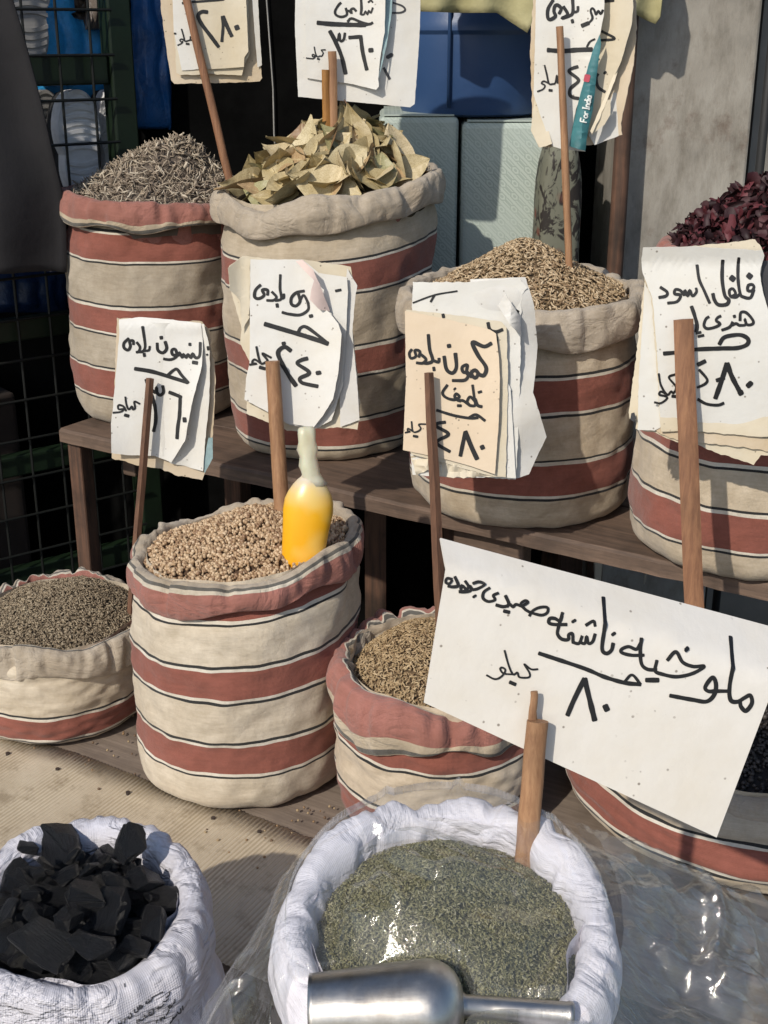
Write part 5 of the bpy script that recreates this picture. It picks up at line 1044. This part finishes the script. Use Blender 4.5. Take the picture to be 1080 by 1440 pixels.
shoe(38, 15, 62, 150, .05, RUBD, 'brown grey shoe sole hung above the green cage rail')
# ---- blue quilted bags
def quilt(name, label, px0, px1, py0, py1, back, c, cell=.05, cat='bag'):
    mt = NT(name+'_cloth'); v_ = mt.coord(); mt.col(mt.mix(c, tuple(x*.55 for x in c), mt.ramp(mt.noise(v_, 14, 5), [(.35, 0), (.7, 1)]))).set(Roughness=.35); mt.bump(mt.noise(v_, 34, 5, .6, .5), .6, .008)
    P0 = EP+VC*back
    def pl(px, py): d = ray(px, py); return CAM+d*((P0-CAM).dot(VC)/d.dot(VC))
    a, b, c2, d = pl(px0, py0), pl(px1, py0), pl(px1, py1), pl(px0, py1); nx, ny = 44, 44; v = []; f = []
    for j in range(ny+1):
        for i in range(nx+1):
            p = (a.lerp(b, i/nx)).lerp(d.lerp(c2, i/nx), j/ny); e = min(1, 4*min(i/nx, 1-i/nx, j/ny, 1-j/ny)+.0); l = (p-a).dot(UC)
            v.append(p-VC*(.02*e**.5+.010*abs(math.sin(l/cell*3.14+.5*math.sin(p.z*40)))*e+.012*noise.noise(p*13)*e))
    for j in range(ny):
        for i in range(nx): f.append((j*(nx+1)+i, (j+1)*(nx+1)+i, (j+1)*(nx+1)+i+1, j*(nx+1)+i+1))
    o = obj(name, mesh(name, v, f), mt.m); m = o.modifiers.new('thickness', 'SOLIDIFY'); m.thickness = .05; m.offset = -1; return tag(o, label, cat)
quilt('quilted_bag', 'bright blue quilted bag hanging behind the shoes', 40, 162, -60, 150, .16, (.05, .42, .88))
quilt('plastic_bag', 'deep blue plastic bag right of the green cage post', 184, 240, -60, 182, .05, (.01, .09, .28))
quilt('storage_bag', 'dark blue bag low behind the wire mesh', -40, 96, 380, 440, .12, (.006, .03, .11))
quilt('glove_bundle', 'grey brown ribbed glove bundle hung above the shoes', 120, 152, -60, 42, .10, (.16, .13, .11), .012, 'gloves')
mb = MB(); q = EP+UC*-.8+VC*.30; mb.box((q.x, q.y, .40), (1.0, .4, .72), Matrix.Rotation(A38, 3, 'Z')); tag(bevel(mb.build('storage_crate', plain('dark_board', (.022, .014, .011), .9, .4, 6)), .01), 'dark brown board crate inside the cage bottom', 'crate')
# ---- wire on the black board
p0, p1 = at_Y(376, 0, 3.11), at_Y(388, 215, 3.11); p0 = p0+(p0-p1)*.6; p1 = p1+(p1-p0)*1.2
mb = MB(); mb.tube([p0.lerp(p1, i/12)+Vector((.002*math.sin(i*2.1), 0, 0)) for i in range(13)], .0019, 6); tag(mb.build('hanging_wire', plain('pale_wire', (.35, .34, .32), .5), None, True), 'thin pale wire running down the black back wall', 'wire')
# ---- cartons, drum, cloth, patterned bag
t = NT('greek_key_card'); v_ = t.coord('Object', (1, 1, 1)); sx = t.n('ShaderNodeSeparateXYZ'); t.l(v_, sx.inputs[0]); K = 38.0
u_ = t.math('MULTIPLY', t.math('ADD', sx.outputs[0], sx.outputs[2]), K); w_ = t.math('MULTIPLY', t.math('SUBTRACT', sx.outputs[0], sx.outputs[2]), K)
fu = t.math('ABSOLUTE', t.math('SUBTRACT', t.math('FRACT', u_), .5)); fw = t.math('ABSOLUTE', t.math('SUBTRACT', t.math('FRACT', w_), .5)); mx = t.math('MAXIMUM', fu, fw)
par = t.math('FRACT', t.math('MULTIPLY', t.math('ADD', t.math('FLOOR', u_), t.math('FLOOR', w_)), .5)); band = t.math('GREATER_THAN', t.math('FRACT', t.math('MULTIPLY', t.mix(fu, mx, par), 4.0)), .5)
c_ = t.mix((.34, .40, .355), (.47, .53, .475), band); c_ = t.mix(c_, (.44, .50, .455), t.ramp(t.noise(v_, 5, 4), [(.42, 0), (.6, 1)]))
t.col(c_).set(Roughness=.6); KEY = t.m; t = None
def carton(px0, px1, py, Y, dep, label):
    a, b = at_Y(px0, 250, Y), at_Y(px1, 250, Y); zt = at_Y(px0, py, Y).z; root = empty('carton', ((a.x+b.x)/2, Y+dep/2, ZT), label, 'carton', 'pale green cartons under the drum'); w_ = b.x-a.x; h = zt-ZT
    o = MB().box((0, 0, h/2), (w_, dep, h)); ob = bpy.data.objects.new('box', mesh('box', o.v, o.f)); COL.objects.link(ob); ob.parent = root; ob.data.materials.append(KEY); bevel(ob, .012, 3)
    for s_ in (-1, 1):
        o = MB().box((0, 0, 0), (w_-.02, dep/2-.006, .003)); ob = bpy.data.objects.new('flap', mesh('flap', o.v, o.f)); COL.objects.link(ob); ob.parent = root; ob.data.materials.append(KEY); ob.location = (0, s_*dep/4, h+.0025)
ZT = .74
carton(533, 644, 164, 2.74, .32, 'pale green carton with embossed key pattern next to the bay leaf sack'); carton(649, 800, 172, 2.73, .32, 'wide pale green carton under the middle of the blue drum')
mb = MB(); x0, x1 = at_Y(500, 300, 2.74).x, at_Y(860, 300, 2.74).x; mb.box(((x0+x1)/2, 2.93, .71), (x1-x0, .38, .055)); bt = empty('back_table', ((x0+x1)/2, 2.93, 0), 'dark table behind the shelf that carries the cartons', 'table')
bevel(mb.build('table_top', M['leg'], bt), .004)
for sx_ in (x0+.04, x1-.04):
    for y in (2.78, 3.08): MB().box((sx_, y, .34), (.05, .05, .68)).build('leg', M['leg'], bt)
t = NT('blue_plastic'); v_ = t.coord(); t.col(t.mix((.024, .060, .155), (.034, .080, .195), t.noise(v_, 7, 5))).set(Roughness=.42); t.bump(t.noise(v_, 20, 4), .12, .01)
dc = at_Y(668, 168, 2.76); zb = at_Y(668, 172, 2.73).z+.008; dr = .155; prof = [(0, zb), (dr-.02, zb), (dr-.006, zb+.005), (dr, zb+.018), (dr, zb+.16), (dr+.006, zb+.168), (dr+.006, zb+.185), (dr, zb+.195), (dr, zb+.5), (dr-.02, zb+.53), (0, zb+.53)]
n = 64; v = []; f = []
for r, z in prof:
    for k in range(n): v.append((dc.x+max(r, .001)*math.cos(2*math.pi*k/n), 2.74+dr+max(r, .001)*math.sin(2*math.pi*k/n), z))
for i in range(len(prof)-1):
    for k in range(n): f.append((i*n+k, i*n+(k+1) % n, (i+1)*n+(k+1) % n, (i+1)*n+k))
dm = obj('plastic_drum', mesh('plastic_drum', v, f), t.m); dm.modifiers.new('es', 'EDGE_SPLIT').split_angle = R(35); tag(dm, 'dark blue plastic drum standing on the pale green cartons', 'drum')
sx0 = at_Y(632, 100, 2.735); MB().tube([(sx0.x, 2.744, zb+.02), (sx0.x, 2.744, zb+.5)], .004, 8).build('seam', t.m, dm, True)
t = NT('yellow_cloth'); v_ = t.coord(); t.col(t.ramp(t.noise(v_, 10, 5), [(.3, (.30, .27, .13)), (.7, (.42, .385, .21))])).set(Roughness=.85); t.bump(t.noise(v_, 18, 4), .4, .01)
def drape(outl, Y, label):
    v = []; f = []; xs = np.linspace(min(p[0] for p in outl), max(p[0] for p in outl), 60); low = np.interp(xs, [p[0] for p in outl], [p[1] for p in outl])
    for i, (x, yb) in enumerate(zip(xs, low)):
        for j in range(13): py = -120+(yb+120)*j/12; p = at_Y(x, py, Y); p.y += .012*math.sin(i*.55+.2*j)+.008*noise.noise(Vector((i*.2, j*.3, 2))); v.append(p)
    for i in range(59):
        for j in range(12): f.append((i*13+j, i*13+j+1, (i+1)*13+j+1, (i+1)*13+j))
    o = obj('hanging_cloth', mesh('hanging_cloth', v, f), t.m); o.modifiers.new('th', 'SOLIDIFY').thickness = .002; tag(o, label, 'cloth')
drape([(588, 16), (640, 18), (700, 18), (742, 47), (752, 18), (800, 14), (894, 20), (927, 36), (934, -40)], 2.60, 'yellowish canvas cloth hanging over the top of the blue drum')
t = NT('floral_print'); v_ = t.coord(); vo = t.n('ShaderNodeTexVoronoi'); vo.inputs['Scale'].default_value = 26; t.l(v_, vo.inputs['Vector'])
n_ = t.noise(t.coord(scale=(1, 1, .5)), 42, 4, .6, 1.5); c_ = t.mix((.15, .15, .11), (.02, .015, .012), t.ramp(n_, [(.5, 0), (.56, 1)])); c_ = t.mix(c_, (.16, .035, .02), t.math('MULTIPLY', t.ramp(vo.outputs['Distance'], [(.25, 1), (.4, 0)]), t.ramp(t.noise(v_, 6, 2), [(.5, 0), (.58, 1)]))); t.col(c_).set(Roughness=.7)
a, b = at_Y(758, 280, 2.60), at_Y(824, 280, 2.60); zt = at_Y(790, 205, 2.6).z
fb = MB(); v = []; f = []; n = 32
for j in range(17):
    z = .74+(zt-.74)*j/16; g = 1-.35*max(0, (j-13)/3)**2
    for k in range(n): th = 2*math.pi*k/n; ex = abs(math.cos(th))**.55*math.copysign(1, math.cos(th)); ey = abs(math.sin(th))**.55*math.copysign(1, math.sin(th)); w_ = 1+.05*noise.noise(Vector((math.cos(th)*2, math.sin(th)*2, j*.4))); v.append(((a.x+b.x)/2+(b.x-a.x)/2*ex*w_*g, 2.67+.055*ey*w_, z))
for j in range(16):
    for k in range(n): f.append((j*n+k, j*n+(k+1) % n, (j+1)*n+(k+1) % n, (j+1)*n+k))
f.append(tuple(16*n+k for k in range(n))); f.append(tuple(reversed(range(n)))); tag(obj('printed_bag', mesh('printed_bag', v, f), t.m), 'narrow dark floral printed bag between the cartons and the brown pole', 'bag')
p0, p1 = at_Y(884, 120, 2.62), at_Y(882, 400, 2.62); MBp = MB(); MBp.tube([(p0.x, 2.66, 0), (p0.x+.003, 2.66, 1.2), (p0.x, 2.66, 2.5)], [.018, .017, .016], 12, 1, Vector((1, 0, 0)), .05); tag(MBp.build('wooden_pole', M['leg'], None, True), 'dark brown upright wooden pole against the concrete pillar', 'pole')
# ---- scraps hanging under the shelf
t = NT('grey_plastic'); t.col((.32, .32, .30)).set(Roughness=.5)
for lab, pts, wd in (('grey torn plastic strip hanging under the shelf behind the white board', [(836, 752), (842, 790), (840, 830), (845, 862)], [14, 11, 8, 2]), ('short grey plastic scrap under the shelf edge near the flat stake', [(908, 770), (910, 795), (906, 822)], [8, 6, 1.5])):
    mb = MB(); P_ = [at_Y(*p, 2.10) for p in pts]; mb.tube(P_, [w_*depth(P_[0])/F*.55 for w_ in wd], 10, .3, Vector((1, 0, 0)), .3); tag(mb.build('plastic_scrap', t.m, None, True), lab, 'plastic scrap')
